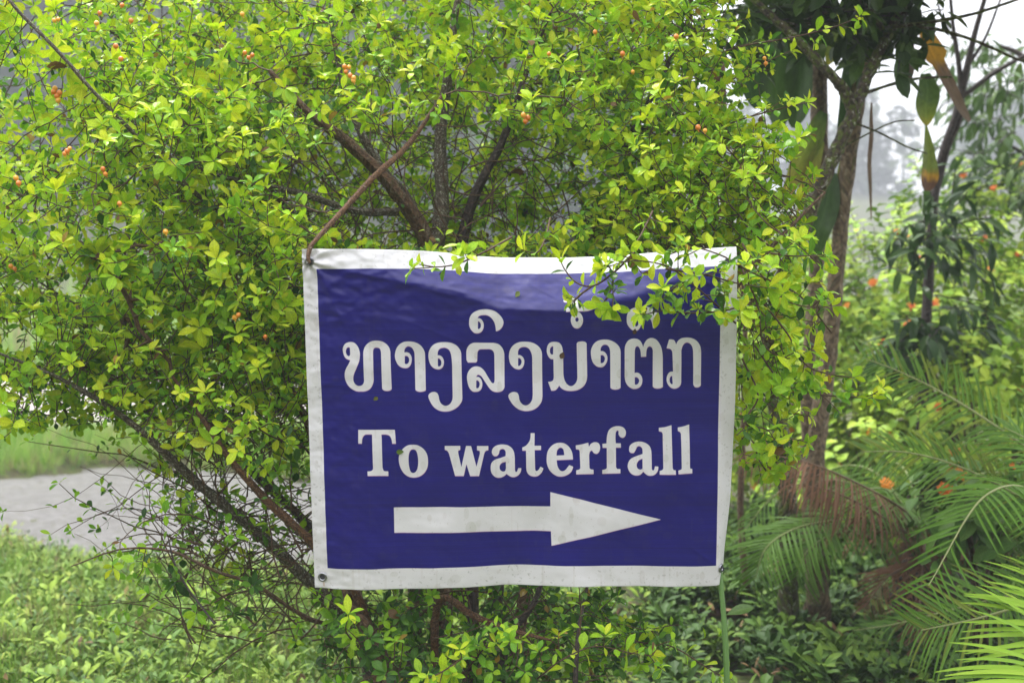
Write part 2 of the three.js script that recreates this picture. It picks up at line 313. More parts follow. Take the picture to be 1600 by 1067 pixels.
// letter outlines: [x, y] smooth point, [x, y, 1] corner; frame = origin and scale of the tracing
const GLYPHS = [
  { f: [530, 525, 11.856], c: [[[50, 240], [60, 180], [95, 125], [150, 98], [210, 92], [265, 110], [310, 155], [345, 220], [363, 300], [362, 380], [345, 460], [300, 580], [262, 670], [245, 750], [250, 820], [285, 880], [345, 908], [400, 895], [435, 850], [441, 790], [425, 330], [430, 250], [460, 170], [520, 110], [590, 78], [680, 70], [770, 85], [845, 130], [895, 190], [920, 265], [922, 320, 1], [948, 960, 1], [915, 990], [860, 1000], [805, 990], [772, 960, 1], [748, 290, 1], [735, 235], [710, 205], [660, 195], [620, 210], [603, 250], [603, 330, 1], [617, 780, 1], [610, 840], [580, 920], [530, 975], [460, 1003], [380, 1008], [300, 1003], [220, 965], [150, 900], [105, 820], [88, 740], [90, 660], [115, 580], [165, 490], [190, 425, 1], [150, 415], [105, 390], [70, 335]], [[107, 265], [120, 210], [150, 187], [180, 195, 1], [187, 320, 1], [175, 347], [150, 352], [120, 320]]] },
  { f: [605, 525, 8.892], c: [[[88, 230], [105, 165], [145, 105], [205, 68], [275, 57], [350, 65], [420, 95], [470, 145], [498, 205], [503, 260, 1], [517, 735, 1], [490, 748], [440, 757], [395, 748], [372, 730, 1], [357, 230, 1], [345, 185], [315, 140], [270, 125], [235, 143], [217, 180], [218, 215, 1], [255, 212], [290, 230], [315, 275], [318, 325], [305, 380], [275, 420], [235, 432], [180, 422], [130, 385], [97, 320], [86, 270]], [[222, 262, 1], [250, 262], [275, 285], [283, 325], [270, 362], [245, 378], [222, 370, 1]], [[551, 230], [565, 175], [605, 115], [670, 78], [760, 65], [850, 70], [925, 100], [975, 150], [1002, 205], [1006, 280, 1], [1022, 800, 1], [1020, 870], [985, 935], [930, 985], [860, 1018], [790, 1028], [715, 1018], [650, 985], [600, 930], [565, 865], [552, 815], [575, 775], [625, 757], [670, 770], [693, 810], [705, 870], [730, 920], [775, 948], [820, 945], [860, 915], [885, 860], [889, 800, 1], [880, 400, 1], [872, 290], [860, 225], [835, 170], [790, 143], [745, 142], [705, 158], [682, 195], [677, 250, 1], [710, 250], [745, 275], [765, 325], [762, 375], [745, 415], [710, 440], [670, 443], [620, 425], [575, 375], [553, 300]], [[680, 292, 1], [700, 292], [722, 315], [730, 350], [722, 390], [700, 405], [682, 400, 1]]] },
  { f: [720, 475, 7.621], c: [[[45, 560], [55, 510], [85, 465], [130, 443], [180, 440, 1], [370, 440, 1], [430, 455], [475, 500], [497, 560], [500, 620, 1], [503, 940, 1], [500, 975], [475, 1010], [430, 1025], [380, 1022], [340, 1000], [310, 965], [270, 905], [230, 845], [205, 826], [180, 825], [163, 850, 1], [200, 852], [228, 885], [238, 930], [228, 985], [200, 1015], [165, 1025], [120, 1020], [80, 975], [58, 900], [55, 835], [75, 780], [115, 738], [165, 724], [215, 735], [260, 775], [300, 840], [345, 910], [362, 923], [378, 915], [384, 880, 1], [380, 600, 1], [372, 550], [345, 520], [310, 514, 1], [215, 517, 1], [190, 530], [178, 560, 1], [175, 660, 1], [160, 678, 1], [65, 678, 1], [48, 650, 1]], [[165, 890, 1], [185, 890], [203, 915], [205, 945], [195, 975], [178, 985], [165, 980, 1]], [[78, 190], [85, 140], [115, 90], [170, 55], [240, 38], [310, 37], [385, 58], [445, 105], [480, 155], [488, 200], [470, 250], [435, 285], [398, 298, 1], [392, 240], [375, 185], [340, 135], [295, 107], [240, 105], [195, 118], [178, 145, 1], [205, 145], [235, 170], [252, 215], [248, 265], [225, 305], [185, 325], [140, 320], [100, 280], [80, 235]], [[183, 180, 1], [200, 185], [217, 215], [215, 255], [195, 275], [183, 270, 1]]] },
  { f: [785, 525, 8.892], c: [[[70, 230], [85, 165], [130, 100], [200, 60], [290, 48], [380, 57], [455, 90], [505, 140], [528, 200], [530, 280, 1], [538, 800, 1], [525, 880], [480, 950], [420, 995], [350, 1017], [280, 1018], [205, 995], [135, 940], [85, 870], [62, 810], [85, 770], [135, 752], [185, 765], [207, 805], [215, 860], [240, 910], [280, 940], [325, 940], [370, 905], [395, 850], [402, 780, 1], [392, 270, 1], [383, 215], [355, 155], [315, 125], [265, 122], [220, 140], [197, 180], [195, 240, 1], [225, 240], [262, 265], [283, 310], [280, 360], [260, 410], [225, 435], [190, 438], [140, 420], [90, 365], [70, 290]], [[197, 280, 1], [220, 282], [240, 305], [245, 340], [232, 375], [210, 392], [197, 390, 1]]] },
  { f: [845, 520, 11.23], c: [[[78, 260], [90, 190], [125, 135], [175, 115], [240, 113], [300, 130], [340, 180], [358, 240], [368, 330, 1], [372, 620, 1], [375, 700], [395, 790], [435, 860], [490, 895], [540, 888], [590, 840], [615, 780], [620, 720, 1], [607, 140, 1], [635, 112], [690, 102], [750, 107], [783, 135, 1], [793, 680, 1], [785, 780], [745, 870], [680, 930], [600, 968], [500, 980], [410, 970], [340, 935], [298, 885, 1], [270, 930], [225, 970], [160, 977, 1], [102, 822, 1], [150, 820], [190, 795], [203, 740, 1], [195, 415, 1], [150, 412], [110, 375], [85, 320]], [[133, 260], [145, 215], [175, 190], [193, 192, 1], [190, 335, 1], [165, 335], [140, 310]], [[857, 290], [870, 220], [910, 145], [980, 90], [1080, 68], [1180, 75], [1270, 110], [1340, 165], [1378, 230], [1387, 300, 1], [1385, 915, 1], [1350, 938], [1290, 948], [1235, 938], [1203, 915, 1], [1200, 280, 1], [1185, 210], [1150, 165], [1105, 155], [1060, 172], [1033, 215], [1030, 270, 1], [1075, 272], [1120, 305], [1148, 360], [1148, 430], [1120, 495], [1075, 540], [1025, 552], [960, 535], [900, 480], [868, 400]], [[1030, 340, 1], [1065, 338], [1095, 365], [1105, 405], [1090, 455], [1060, 480], [1030, 480, 1]]] },
  { f: [870, 450, 15.243], c: [[[130, 210], [170, 150], [250, 120], [340, 125], [430, 150], [500, 210], [520, 290], [480, 375, 1], [660, 360], [760, 320], [820, 260], [800, 165, 1], [870, 180], [925, 240], [925, 300], [880, 380], [800, 440], [700, 470, 1], [187, 490, 1], [180, 375, 1], [290, 320], [300, 270], [260, 230], [200, 250], [150, 240]], [[447, 490], [520, 515], [575, 590], [595, 690], [575, 790], [520, 865], [447, 890], [375, 865], [320, 790], [299, 690], [320, 590], [375, 515]], [[450, 623], [478, 640], [490, 678], [478, 716], [450, 733], [422, 716], [410, 678], [422, 640]]] },
  { f: [965, 510, 10.671], c: [[[105, 360], [115, 270], [155, 195], [210, 158], [280, 148], [340, 165], [385, 210], [418, 290, 1], [430, 240], [470, 175], [520, 143], [580, 138], [640, 165], [690, 225], [725, 300], [742, 390], [748, 480, 1], [748, 955, 1], [715, 975], [660, 985], [610, 978], [578, 955, 1], [580, 350, 1], [565, 300], [525, 275], [490, 295], [472, 350], [467, 450, 1], [378, 453, 1], [370, 360], [350, 300], [320, 273], [288, 290], [274, 350, 1], [272, 730, 1], [310, 722], [355, 740], [392, 790], [403, 850], [390, 920], [350, 970], [290, 995], [230, 990], [165, 950], [120, 880], [105, 800, 1]], [[275, 800, 1], [305, 798], [335, 820], [350, 855], [335, 900], [305, 925], [275, 922, 1]], [[855, 160, 1], [900, 158], [945, 175], [975, 240, 1], [1000, 190], [1050, 145], [1110, 128], [1190, 125], [1270, 145], [1335, 190], [1380, 260], [1397, 340, 1], [1393, 930, 1], [1365, 955], [1330, 963], [1290, 955], [1265, 920, 1], [1260, 350, 1], [1245, 275], [1210, 225], [1160, 205], [1115, 222], [1080, 270], [1060, 340, 1], [1060, 860, 1], [1050, 920], [1010, 965], [950, 985], [890, 972], [840, 925], [812, 860], [815, 790], [845, 725], [885, 700], [920, 702, 1], [910, 400, 1], [900, 345], [870, 315], [812, 305, 1]], [[905, 770, 1], [880, 780], [863, 820], [865, 870], [885, 905], [905, 913], [915, 900, 1]]] },
  { f: [965, 460, 17.78], c: [[[235, 600], [245, 480], [290, 380], [380, 300], [500, 250], [650, 232], [800, 240], [930, 275], [1050, 370], [1140, 490], [1160, 620], [1110, 740], [1040, 810], [970, 840, 1], [940, 680], [880, 540], [800, 440], [690, 395], [570, 400], [490, 450], [475, 490, 1], [540, 500], [600, 570], [640, 680], [625, 790], [570, 880], [480, 920], [380, 890], [290, 800], [245, 710]], [[480, 570, 1], [520, 590], [555, 650], [560, 730], [530, 790], [480, 800, 1]]] },
  { f: [550, 655, 10.667], c: [[[93, 157, 1], [695, 157, 1], [715, 385, 1], [652, 385, 1], [640, 310], [610, 255], [560, 235], [475, 232, 1], [480, 300, 1], [497, 780, 1], [515, 830], [545, 843, 1], [590, 843, 1], [592, 917, 1], [252, 917, 1], [248, 843, 1], [300, 840], [335, 815], [340, 770, 1], [320, 232, 1], [220, 233], [180, 260], [160, 310], [155, 385, 1], [95, 385, 1]], [[1000, 397], [1090, 412], [1175, 470], [1230, 560], [1247, 670], [1235, 780], [1185, 870], [1110, 925], [1020, 947], [930, 935], [850, 880], [790, 780], [763, 660], [775, 560], [830, 470], [910, 412]], [[1000, 472], [1045, 490], [1072, 560], [1083, 670], [1075, 780], [1045, 850], [1000, 872], [960, 850], [935, 770], [925, 670], [930, 560], [958, 490]]] },
  { f: [690, 655, 7.619], c: [[[22, 298, 1], [206, 298, 1], [206, 345, 1], [180, 355, 1], [182, 385, 1], [220, 550, 1], [275, 298, 1], [335, 298, 1], [400, 545, 1], [440, 390, 1], [437, 355, 1], [405, 348, 1], [405, 298, 1], [540, 298, 1], [540, 348, 1], [510, 355], [492, 385, 1], [430, 657, 1], [325, 657, 1], [280, 515, 1], [248, 657, 1], [145, 657, 1], [70, 385, 1], [50, 355], [22, 345, 1]], [[582, 380], [590, 335], [625, 300], [690, 282], [760, 288], [815, 320], [845, 370], [855, 440, 1], [857, 580, 1], [865, 608], [882, 605], [895, 565, 1], [933, 565, 1], [925, 610], [895, 650], [850, 670], [810, 665], [775, 645], [757, 630, 1], [730, 655], [680, 677], [625, 670], [580, 625], [568, 560], [580, 500], [625, 460], [690, 440], [745, 420, 1], [745, 365], [725, 338], [700, 335], [675, 350], [665, 390], [640, 418], [605, 415]], [[748, 485, 1], [700, 500], [675, 535], [680, 580], [710, 603], [740, 595], [750, 560, 1]], [[1043, 150, 1], [1092, 150, 1], [1090, 300, 1], [1168, 300, 1], [1168, 350, 1], [1092, 350, 1], [1098, 570, 1], [1105, 598], [1125, 600], [1145, 580], [1160, 548, 1], [1197, 568, 1], [1175, 620], [1130, 660], [1080, 668], [1030, 650], [1000, 610], [992, 560, 1], [988, 355, 1], [945, 355, 1], [943, 318, 1], [990, 295], [1030, 245], [1043, 190, 1]], [[1235, 440], [1250, 360], [1300, 295], [1370, 265], [1440, 270], [1500, 310], [1540, 380], [1550, 462, 1], [1355, 468, 1], [1365, 540], [1395, 590], [1430, 600], [1465, 580], [1505, 528, 1], [1552, 548, 1], [1530, 605], [1480, 645], [1410, 665], [1340, 650], [1275, 595], [1240, 520]], [[1353, 415, 1], [1360, 355], [1385, 325], [1410, 322], [1435, 345], [1447, 412, 1]]] },
  { f: [890, 655, 8], c: [[[62, 310, 1], [140, 295], [220, 272, 1], [228, 325, 1], [255, 285], [300, 265], [345, 275], [368, 315], [362, 370], [330, 408], [290, 400], [265, 370], [240, 385], [230, 430, 1], [235, 590, 1], [250, 605, 1], [285, 608, 1], [287, 663, 1], [68, 670, 1], [68, 620, 1], [105, 610], [120, 590, 1], [112, 385, 1], [100, 362], [65, 358, 1]], [[397, 285, 1], [450, 280, 1], [455, 190], [480, 110], [535, 68], [600, 57], [660, 75], [692, 120], [690, 170], [665, 203], [630, 200], [602, 165], [600, 120], [580, 115], [565, 145], [562, 220, 1], [567, 278, 1], [630, 278, 1], [632, 332, 1], [568, 332, 1], [570, 580, 1], [585, 602, 1], [625, 603, 1], [625, 655, 1], [397, 662, 1], [397, 615, 1], [440, 605], [455, 585, 1], [452, 335, 1], [400, 335, 1]], [[735, 355], [745, 310], [785, 275], [850, 255], [920, 262], [980, 295], [1010, 345], [1018, 420, 1], [1020, 590, 1], [1030, 608], [1048, 600], [1058, 558, 1], [1102, 560, 1], [1095, 610], [1060, 655], [1010, 672], [960, 665], [910, 625, 1], [870, 665], [810, 675], [755, 650], [720, 590], [722, 530], [755, 475], [820, 440], [905, 408, 1], [900, 340], [870, 312], [840, 318], [820, 355], [795, 395], [760, 398], [738, 380]], [[903, 465, 1], [855, 490], [830, 540], [840, 585], [870, 602], [900, 590], [903, 560, 1]], [[1110, 75, 1], [1190, 65], [1270, 40, 1], [1275, 300, 1], [1283, 580, 1], [1295, 600, 1], [1320, 602, 1], [1323, 655, 1], [1118, 658, 1], [1118, 612, 1], [1150, 602], [1165, 580, 1], [1158, 150, 1], [1145, 125, 1], [1110, 118, 1]], [[1350, 70, 1], [1430, 55], [1497, 33, 1], [1500, 300, 1], [1503, 570, 1], [1510, 585, 1], [1532, 585, 1], [1533, 640, 1], [1355, 650, 1], [1353, 605, 1], [1385, 595], [1398, 580, 1], [1390, 150, 1], [1378, 125, 1], [1350, 112, 1]]] },
  { f: [0, 0, 1], c: [[[614, 790, 1], [858, 789.5, 1], [858, 767, 1], [1032, 808, 1], [860, 851, 1], [859, 828.5, 1], [615, 829, 1]]] },
];
function bannerTexture() {
  const cv = document.createElement('canvas'); cv.width = CW; cv.height = CH;
  const g = cv.getContext('2d');
  const white = '#d0ced0', x0 = BX[0] * CW, x1 = BX[1] * CW, y0 = BY[0] * CH, y1 = BY[1] * CH;
  g.fillStyle = white; g.fillRect(0, 0, CW, CH);
  g.fillStyle = '#120c68'; g.fillRect(x0, y0, x1 - x0, y1 - y0);
  // print-head banding: fine horizontal streaks of uneven ink
  for (let i = 0; i < 2600; i++) {
    const y = rr(y0, y1), w = Math.pow(rnd(), 2) * 1100 + 60, x = rr(x0 - w * 0.5, x1), k = rnd();
    g.fillStyle = k < 0.5 ? `rgba(46,50,140,${rr(0.04, 0.24)})` : k < 0.85 ? `rgba(16,10,60,${rr(0.05, 0.26)})` : `rgba(54,32,84,${rr(0.04, 0.16)})`;
    const a = Math.max(x0, x), b = Math.min(x1, x + w); if (b > a) g.fillRect(a, Math.min(y, y1 - 2), b - a, rr(0.8, 2.6));
  }
  for (let i = 0; i < 46; i++) { const y = rr(y0, y1 - 30); g.fillStyle = `rgba(${rnd() < 0.5 ? '24,28,120' : '26,16,66'},${rr(0.04, 0.14)})`; g.fillRect(x0, y, x1 - x0, rr(6, 26)); }
  const path = (dx, dy) => {
    g.beginPath();
    for (const gl of GLYPHS) for (const c of gl.c) {
      const P = c.map(([x, y, k]) => { const [u, v] = toSheet(gl.f[0] + x / gl.f[2], gl.f[1] + y / gl.f[2]); return [u + dx, v + dy, k]; }), n = P.length;
      const tan = P.map((p, i) => p[2] ? [0, 0] : [(P[(i + 1) % n][0] - P[(i + n - 1) % n][0]) / 6, (P[(i + 1) % n][1] - P[(i + n - 1) % n][1]) / 6]);
      // keep handles shorter than the segments they serve
      const cut = (t, l) => { const m = Math.hypot(t[0], t[1]); return m > l * 0.4 ? [t[0] * l * 0.4 / m, t[1] * l * 0.4 / m] : t; };
      g.moveTo(P[0][0], P[0][1]);
      for (let i = 0; i < n; i++) { const a = P[i], b = P[(i + 1) % n], l = Math.hypot(b[0] - a[0], b[1] - a[1]), ta = cut(tan[i], l), tb = cut(tan[(i + 1) % n], l); g.bezierCurveTo(a[0] + ta[0], a[1] + ta[1], b[0] - tb[0], b[1] - tb[1], b[0], b[1]); }
      g.closePath();
    }
  };
  path(0.5, 2.2); g.fillStyle = 'rgba(214,150,170,0.85)'; g.fill('evenodd'); // ink layers a hair out of register
  path(0, 0); g.fillStyle = white; g.fill('evenodd');
  // grime: specks, smears and faint runs, mostly seen on the white
  for (let i = 0; i < 900; i++) { const x = rr(0, CW), y = rr(0, CH), r = Math.pow(rnd(), 3) * 22 + 1.5; g.fillStyle = `rgba(112,104,80,${rr(0.03, 0.11)})`; g.beginPath(); g.ellipse(x, y, r * rr(0.5, 1.6), r * rr(0.6, 2.2), 0, 0, 7); g.fill(); }
  for (let i = 0; i < 2600; i++) { g.fillStyle = `rgba(88,78,58,${rr(0.05, 0.3)})`; const r = rr(0.6, 2); g.beginPath(); g.ellipse(rr(0, CW), rr(0, CH), r, r * rr(0.8, 2), 0, 0, 7); g.fill(); }
  for (let i = 0; i < 140; i++) { g.fillStyle = `rgba(120,110,86,${rr(0.02, 0.08)})`; g.fillRect(rr(0, CW), rr(0, CH), rr(2, 12), rr(40, 220)); }
  for (let i = 0; i < 700; i++) { // grey mould specks gathered along the border
    const e = rnd() < 0.5, x = e ? (rnd() < 0.5 ? rr(0, x0) : rr(x1, CW)) : rr(0, CW), y = e ? rr(0, CH) : rnd() < 0.3 ? rr(0, y0) : rr(y1, CH);
    g.fillStyle = `rgba(96,94,84,${rr(0.04, 0.22)})`; const r = rr(0.8, 4.5); g.beginPath(); g.ellipse(x, y, r, r * rr(0.5, 2.4), rr(0, 3), 0, 7); g.fill();
  }
  // rust run under an eyelet
  const [rx, ry] = toSheet(507, 906); g.fillStyle = 'rgba(150,100,50,0.35)'; g.fillRect(rx - 3, ry, 7, 22);
  const t = new THREE.CanvasTexture(cv); t.colorSpace = THREE.SRGBColorSpace; t.magFilter = THREE.LinearFilter; return t;
}
const interp = (table, x) => { if (x <= table[0][0]) return table[0][1]; for (let i = 1; i < table.length; i++) if (x <= table[i][0]) { const [a, p] = table[i - 1], [b, q] = table[i], t = (x - a) / (b - a), s = t * t * (3 - 2 * t); return lerp(p, q, lerp(t, s, 0.5)); } return table.at(-1)[1]; };
const bannerPoint = (() => {
  const NX = 280, NY = 220, grid = [];
  const FOLDS = [[0.02, 0.965, 0.45, 0.832, 0.0026, 0.007], [0.1, 0.935, 0.4, 0.868, 0.0016, 0.005], [0.26, 0.905, 0.5, 0.838, 0.0022, 0.006], [0.44, 0.828, 0.64, 0.818, 0.003, 0.006], [0.4, 0.872, 0.56, 0.862, 0.0016, 0.005], [0.52, 0.91, 0.6, 0.845, 0.0018, 0.005], [0.62, 0.86, 0.8, 0.862, 0.002, 0.006], [0.18, 0.82, 0.42, 0.7, 0.0014, 0.008], [0.86, 0.93, 0.96, 0.88, 0.0024, 0.006], [0.9, 0.12, 0.975, 0.05, 0.002, 0.007], [0.7, 0.56, 0.74, 0.44, 0.0008, 0.008], [0.03, 0.95, 0.16, 0.6, 0.0014, 0.008]];
  const folds = (u, v) => { let h = 0; for (const [ax, ay, bx, by, amp, w] of FOLDS) { const dx = bx - ax, dy = (by - ay) * 0.78, px = u - ax, py = (v - ay) * 0.78, t = clamp((px * dx + py * dy) / (dx * dx + dy * dy), 0, 1), d = Math.hypot(px - t * dx, py - t * dy); h += amp * Math.sin(Math.PI * (0.08 + 0.84 * t)) * Math.exp(-Math.abs(d) / w); } return h; };
  const ex = SIGN.tr.clone().sub(SIGN.tl).normalize(), ey = SIGN.tl.clone().sub(SIGN.bl).normalize(), nn = ex.clone().cross(ey).normalize();
  const Wd = SIGN.tr.distanceTo(SIGN.tl), Hd = SIGN.tl.distanceTo(SIGN.bl);
  const crease = (u) => interp([[0, 0.985], [0.13, 0.94], [0.34, 0.872], [0.46, 0.82], [0.6, 0.822], [0.73, 0.845], [0.88, 0.9], [1, 0.95]], u);
  const flop = (u) => THREE.MathUtils.degToRad(interp([[0, 4], [0.08, 14], [0.25, 26], [0.4, 38], [0.7, 40], [0.88, 34], [1, 24]], u));
  const curl = (v) => THREE.MathUtils.degToRad(interp([[0, 66], [0.08, 62], [0.3, 30], [0.55, 6], [1, 4]], v));
  for (let i = 0; i <= NX; i++) {
    const u = i / NX, col = [], vc = crease(u), fl = flop(u); let y = 0, z = 0;
    for (let j = 0; j <= NY; j++) {
      const v = j / NY, dv = Hd / NY;
      if (j) { const a = fl * sstep(vc - 0.01, vc + 0.02, v - 0.5 / NY); y += Math.cos(a) * dv; z -= Math.sin(a) * dv; }
      // the foot of the sheet: slight ripples, lifted towards the tied corner
      const foot = Math.pow(1 - v, 3), wob = 0.004 * n2(u * 3.1 + 2, v * 2.2) + 0.0022 * n2(u * 9, v * 6 + 5);
      const ripple = foot * (0.010 * Math.sin(u * 10.5 + 0.6) + 0.004 * Math.sin(u * 23));
      const pull = Math.exp(-((u - 0.015) ** 2 + ((v - 0.965) * 0.78) ** 2) / 0.006), ang = Math.atan2((0.965 - v) * 0.78, u - 0.015);
      const fan = pull * 0.0035 * Math.sin(ang * 9);
      const fine = (0.0011 * n2(u * 16 + 3, v * 22) + 0.0006 * n2(u * 34, v * 40 + 2)) * (0.25 + sstep(0.7, 0.9, v) + 0.6 * Math.exp(-((u - 0.05) ** 2) / 0.01));
      const streak = 0.003 * Math.exp(-(((u - 0.2) * 0.75 + (v - 0.78)) ** 2) / 0.0012) * sstep(0.05, 0.2, u) * sstep(0.5, 0.3, u);
      const p = SIGN.bl.clone().lerp(SIGN.br, u).addScaledVector(SIGN.tl.clone().lerp(SIGN.tr, u).sub(SIGN.bl.clone().lerp(SIGN.br, u)).normalize(), y + foot * (0.004 * Math.sin(u * 9 + 2.4) - 0.003) ).addScaledVector(nn, z + wob + ripple + fan + streak + fine + folds(u, v));
      col.push(p);
    }
    grid.push(col);
  }
  // roll the free side edge backwards, more and more towards its foot
  for (let j = 0; j <= NY; j++) {
    const v = j / NY, c = curl(v), k0 = Math.round(NX * 0.955), base = grid[k0][j].clone(), dx = Wd / NX; let x = 0, z = 0;
    for (let i = k0 + 1; i <= NX; i++) {
      const a = c * sstep(0.955, 0.985, i / NX); x += Math.cos(a) * dx; z -= Math.sin(a) * dx;
      const keep = grid[i][j].clone().sub(base), off = keep.dot(nn);
      grid[i][j] = base.clone().addScaledVector(ex, x).addScaledVector(ey, keep.dot(ey)).addScaledVector(nn, lerp(off, 0, 0.3) + z);
    }
  }
  const f = (u, v) => { const x = clamp(u, 0, 1) * NX, y = clamp(v, 0, 1) * NY, i = Math.min(NX - 1, Math.floor(x)), j = Math.min(NY - 1, Math.floor(y)), a = grid[i][j].clone().lerp(grid[i + 1][j], x - i), b = grid[i][j + 1].clone().lerp(grid[i + 1][j + 1], x - i); return a.lerp(b, y - j); };
  return Object.assign(f, { grid, NX, NY, nn, ex, ey });
})();
const bannerNormal = (u, v) => { const e = 0.008, a = bannerPoint(u + e, v).sub(bannerPoint(u - e, v)), b = bannerPoint(u, v + e).sub(bannerPoint(u, v - e)); return a.cross(b).normalize(); };
const banner = thing('banner', 'blue vinyl banner with white border, two-line lettering and arrow, tied to the shrub', 'banner', null, SIGN.bl.clone().lerp(SIGN.br, 0.5));
{
  const { grid, NX, NY } = bannerPoint, o = banner.position, pos = [], uv = [], idx = [], S = (NX + 1) * (NY + 1);
  for (const side of [0, 1]) for (let i = 0; i <= NX; i++) for (let j = 0; j <= NY; j++) {
    const p = grid[i][j].clone(); if (side) p.addScaledVector(bannerNormal(clamp(i / NX, 0.01, 0.99), clamp(j / NY, 0.01, 0.99)), -0.0012);
    pos.push(p.x - o.x, p.y - o.y, p.z - o.z); if (side) uv.push(0.5 + 0.2 * i / NX, 0.01 + 0.01 * j / NY); else uv.push(i / NX, j / NY);
  }
  const id = (i, j, s) => s * S + i * (NY + 1) + j;
  for (let i = 0; i < NX; i++) for (let j = 0; j < NY; j++) {
    idx.push(id(i, j, 0), id(i + 1, j, 0), id(i, j + 1, 0), id(i + 1, j, 0), id(i + 1, j + 1, 0), id(i, j + 1, 0));
    idx.push(id(i, j, 1), id(i, j + 1, 1), id(i + 1, j, 1), id(i + 1, j, 1), id(i, j + 1, 1), id(i + 1, j + 1, 1));
  }
  const rim = (a, b) => idx.push(id(...a, 0), id(...a, 1), id(...b, 0), id(...b, 0), id(...a, 1), id(...b, 1));
  for (let i = 0; i < NX; i++) { rim([i, 0], [i + 1, 0]); rim([i + 1, NY], [i, NY]); }
  for (let j = 0; j < NY; j++) { rim([0, j + 1], [0, j]); rim([NX, j], [NX, j + 1]); }
  const g = new THREE.BufferGeometry(); g.setAttribute('position', new THREE.Float32BufferAttribute(pos, 3)); g.setAttribute('uv', new THREE.Float32BufferAttribute(uv, 2)); g.setIndex(idx); g.computeVertexNormals();
  const weave = noiseTexture(256, (u, v) => { const k = 0.5 + 0.22 * Math.sin(u * 6.2832 * 32) + 0.22 * Math.sin(v * 6.2832 * 32) + 0.1 * tn(u, v, 9, 3); return [k, k, k]; }, false); weave.repeat.set(14, 11);
  mesh('sheet', g, new THREE.MeshPhysicalMaterial({ map: bannerTexture(), roughness: 0.3, bumpMap: weave, bumpScale: 0.0003, side: THREE.DoubleSide }), banner);
}
// brass-and-nickel eyelets in the corners
const steel = new THREE.MeshStandardMaterial({ color: lin(0.34, 0.34, 0.37), metalness: 1, roughness: 0.28 });
const hole = new THREE.MeshStandardMaterial({ color: lin(0.03, 0.03, 0.035), roughness: 0.8 });
const ringGeo = new THREE.TorusGeometry(0.0088, 0.0026, 10, 28), diskGeo = new THREE.CircleGeometry(0.0075, 24);
const EYE_UV = { tl: [0.017, 0.965], bl: [0.02, 0.035], br: [0.978, 0.05], tr: [0.978, 0.955] };
for (const [u, v] of Object.values(EYE_UV)) {
  const p = bannerPoint(u, v), n = bannerNormal(u, v), q = new THREE.Quaternion().setFromUnitVectors(V(0, 0, 1), n);
  const e = mesh('eyelet', ringGeo, steel, banner); e.position.copy(p).addScaledVector(n, 0.001).sub(banner.position); e.quaternion.copy(q);
  const h = mesh('hole', diskGeo, hole, e); h.position.z = 0.0003;
}

// ---------------------------------------------------------------- the yellow-green shrub that carries the banner
const obovate = (t) => Math.pow(Math.sin(Math.PI * Math.pow(t, 1.35)), 0.7);
const SHRUB_LEAVES = [
  blade({ half: 0.25, shape: obovate, fold: 0.28, curl: 0.35, segs: 5 }),
  blade({ half: 0.28, shape: obovate, fold: 0.16, curl: 0.7, segs: 5, wave: 0.12 }),
  blade({ half: 0.22, shape: (t) => Math.pow(Math.sin(Math.PI * Math.pow(t, 1.1)), 0.8), fold: 0.4, curl: 0.15, segs: 5 }),
];
// leaf tones by age of the leaf: soft yellow new growth, mid green, dark old leaves, and a few yellowing ones
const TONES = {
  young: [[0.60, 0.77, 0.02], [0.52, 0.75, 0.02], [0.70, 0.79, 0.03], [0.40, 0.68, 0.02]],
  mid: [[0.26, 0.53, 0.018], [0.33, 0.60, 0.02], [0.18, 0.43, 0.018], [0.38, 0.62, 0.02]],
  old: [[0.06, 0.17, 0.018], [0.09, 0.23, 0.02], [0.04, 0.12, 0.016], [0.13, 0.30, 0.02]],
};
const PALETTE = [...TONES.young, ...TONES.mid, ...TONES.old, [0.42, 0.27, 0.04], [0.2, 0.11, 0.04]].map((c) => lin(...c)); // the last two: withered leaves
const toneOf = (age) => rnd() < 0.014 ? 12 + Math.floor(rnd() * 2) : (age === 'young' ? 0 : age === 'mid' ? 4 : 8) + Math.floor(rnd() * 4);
const shrubLeafMat = leafMat(lin(1, 1, 1), { rough: 1, trans: 0.42, coat: 0.35, coatRough: 0.13 });
const paletteMats = PALETTE.map((c) => leafMat(c, { rough: 1, trans: 0.42, coat: 0.35, coatRough: 0.13 }));

const shrub = thing('flowering_shrub', 'sprawling yellow-green shrub with small orange berries behind the blue banner', 'shrub', null, V(at(690, 1060, 3.45).x, 0, at(690, 1060, 3.45).z));
const SO = shrub.position;
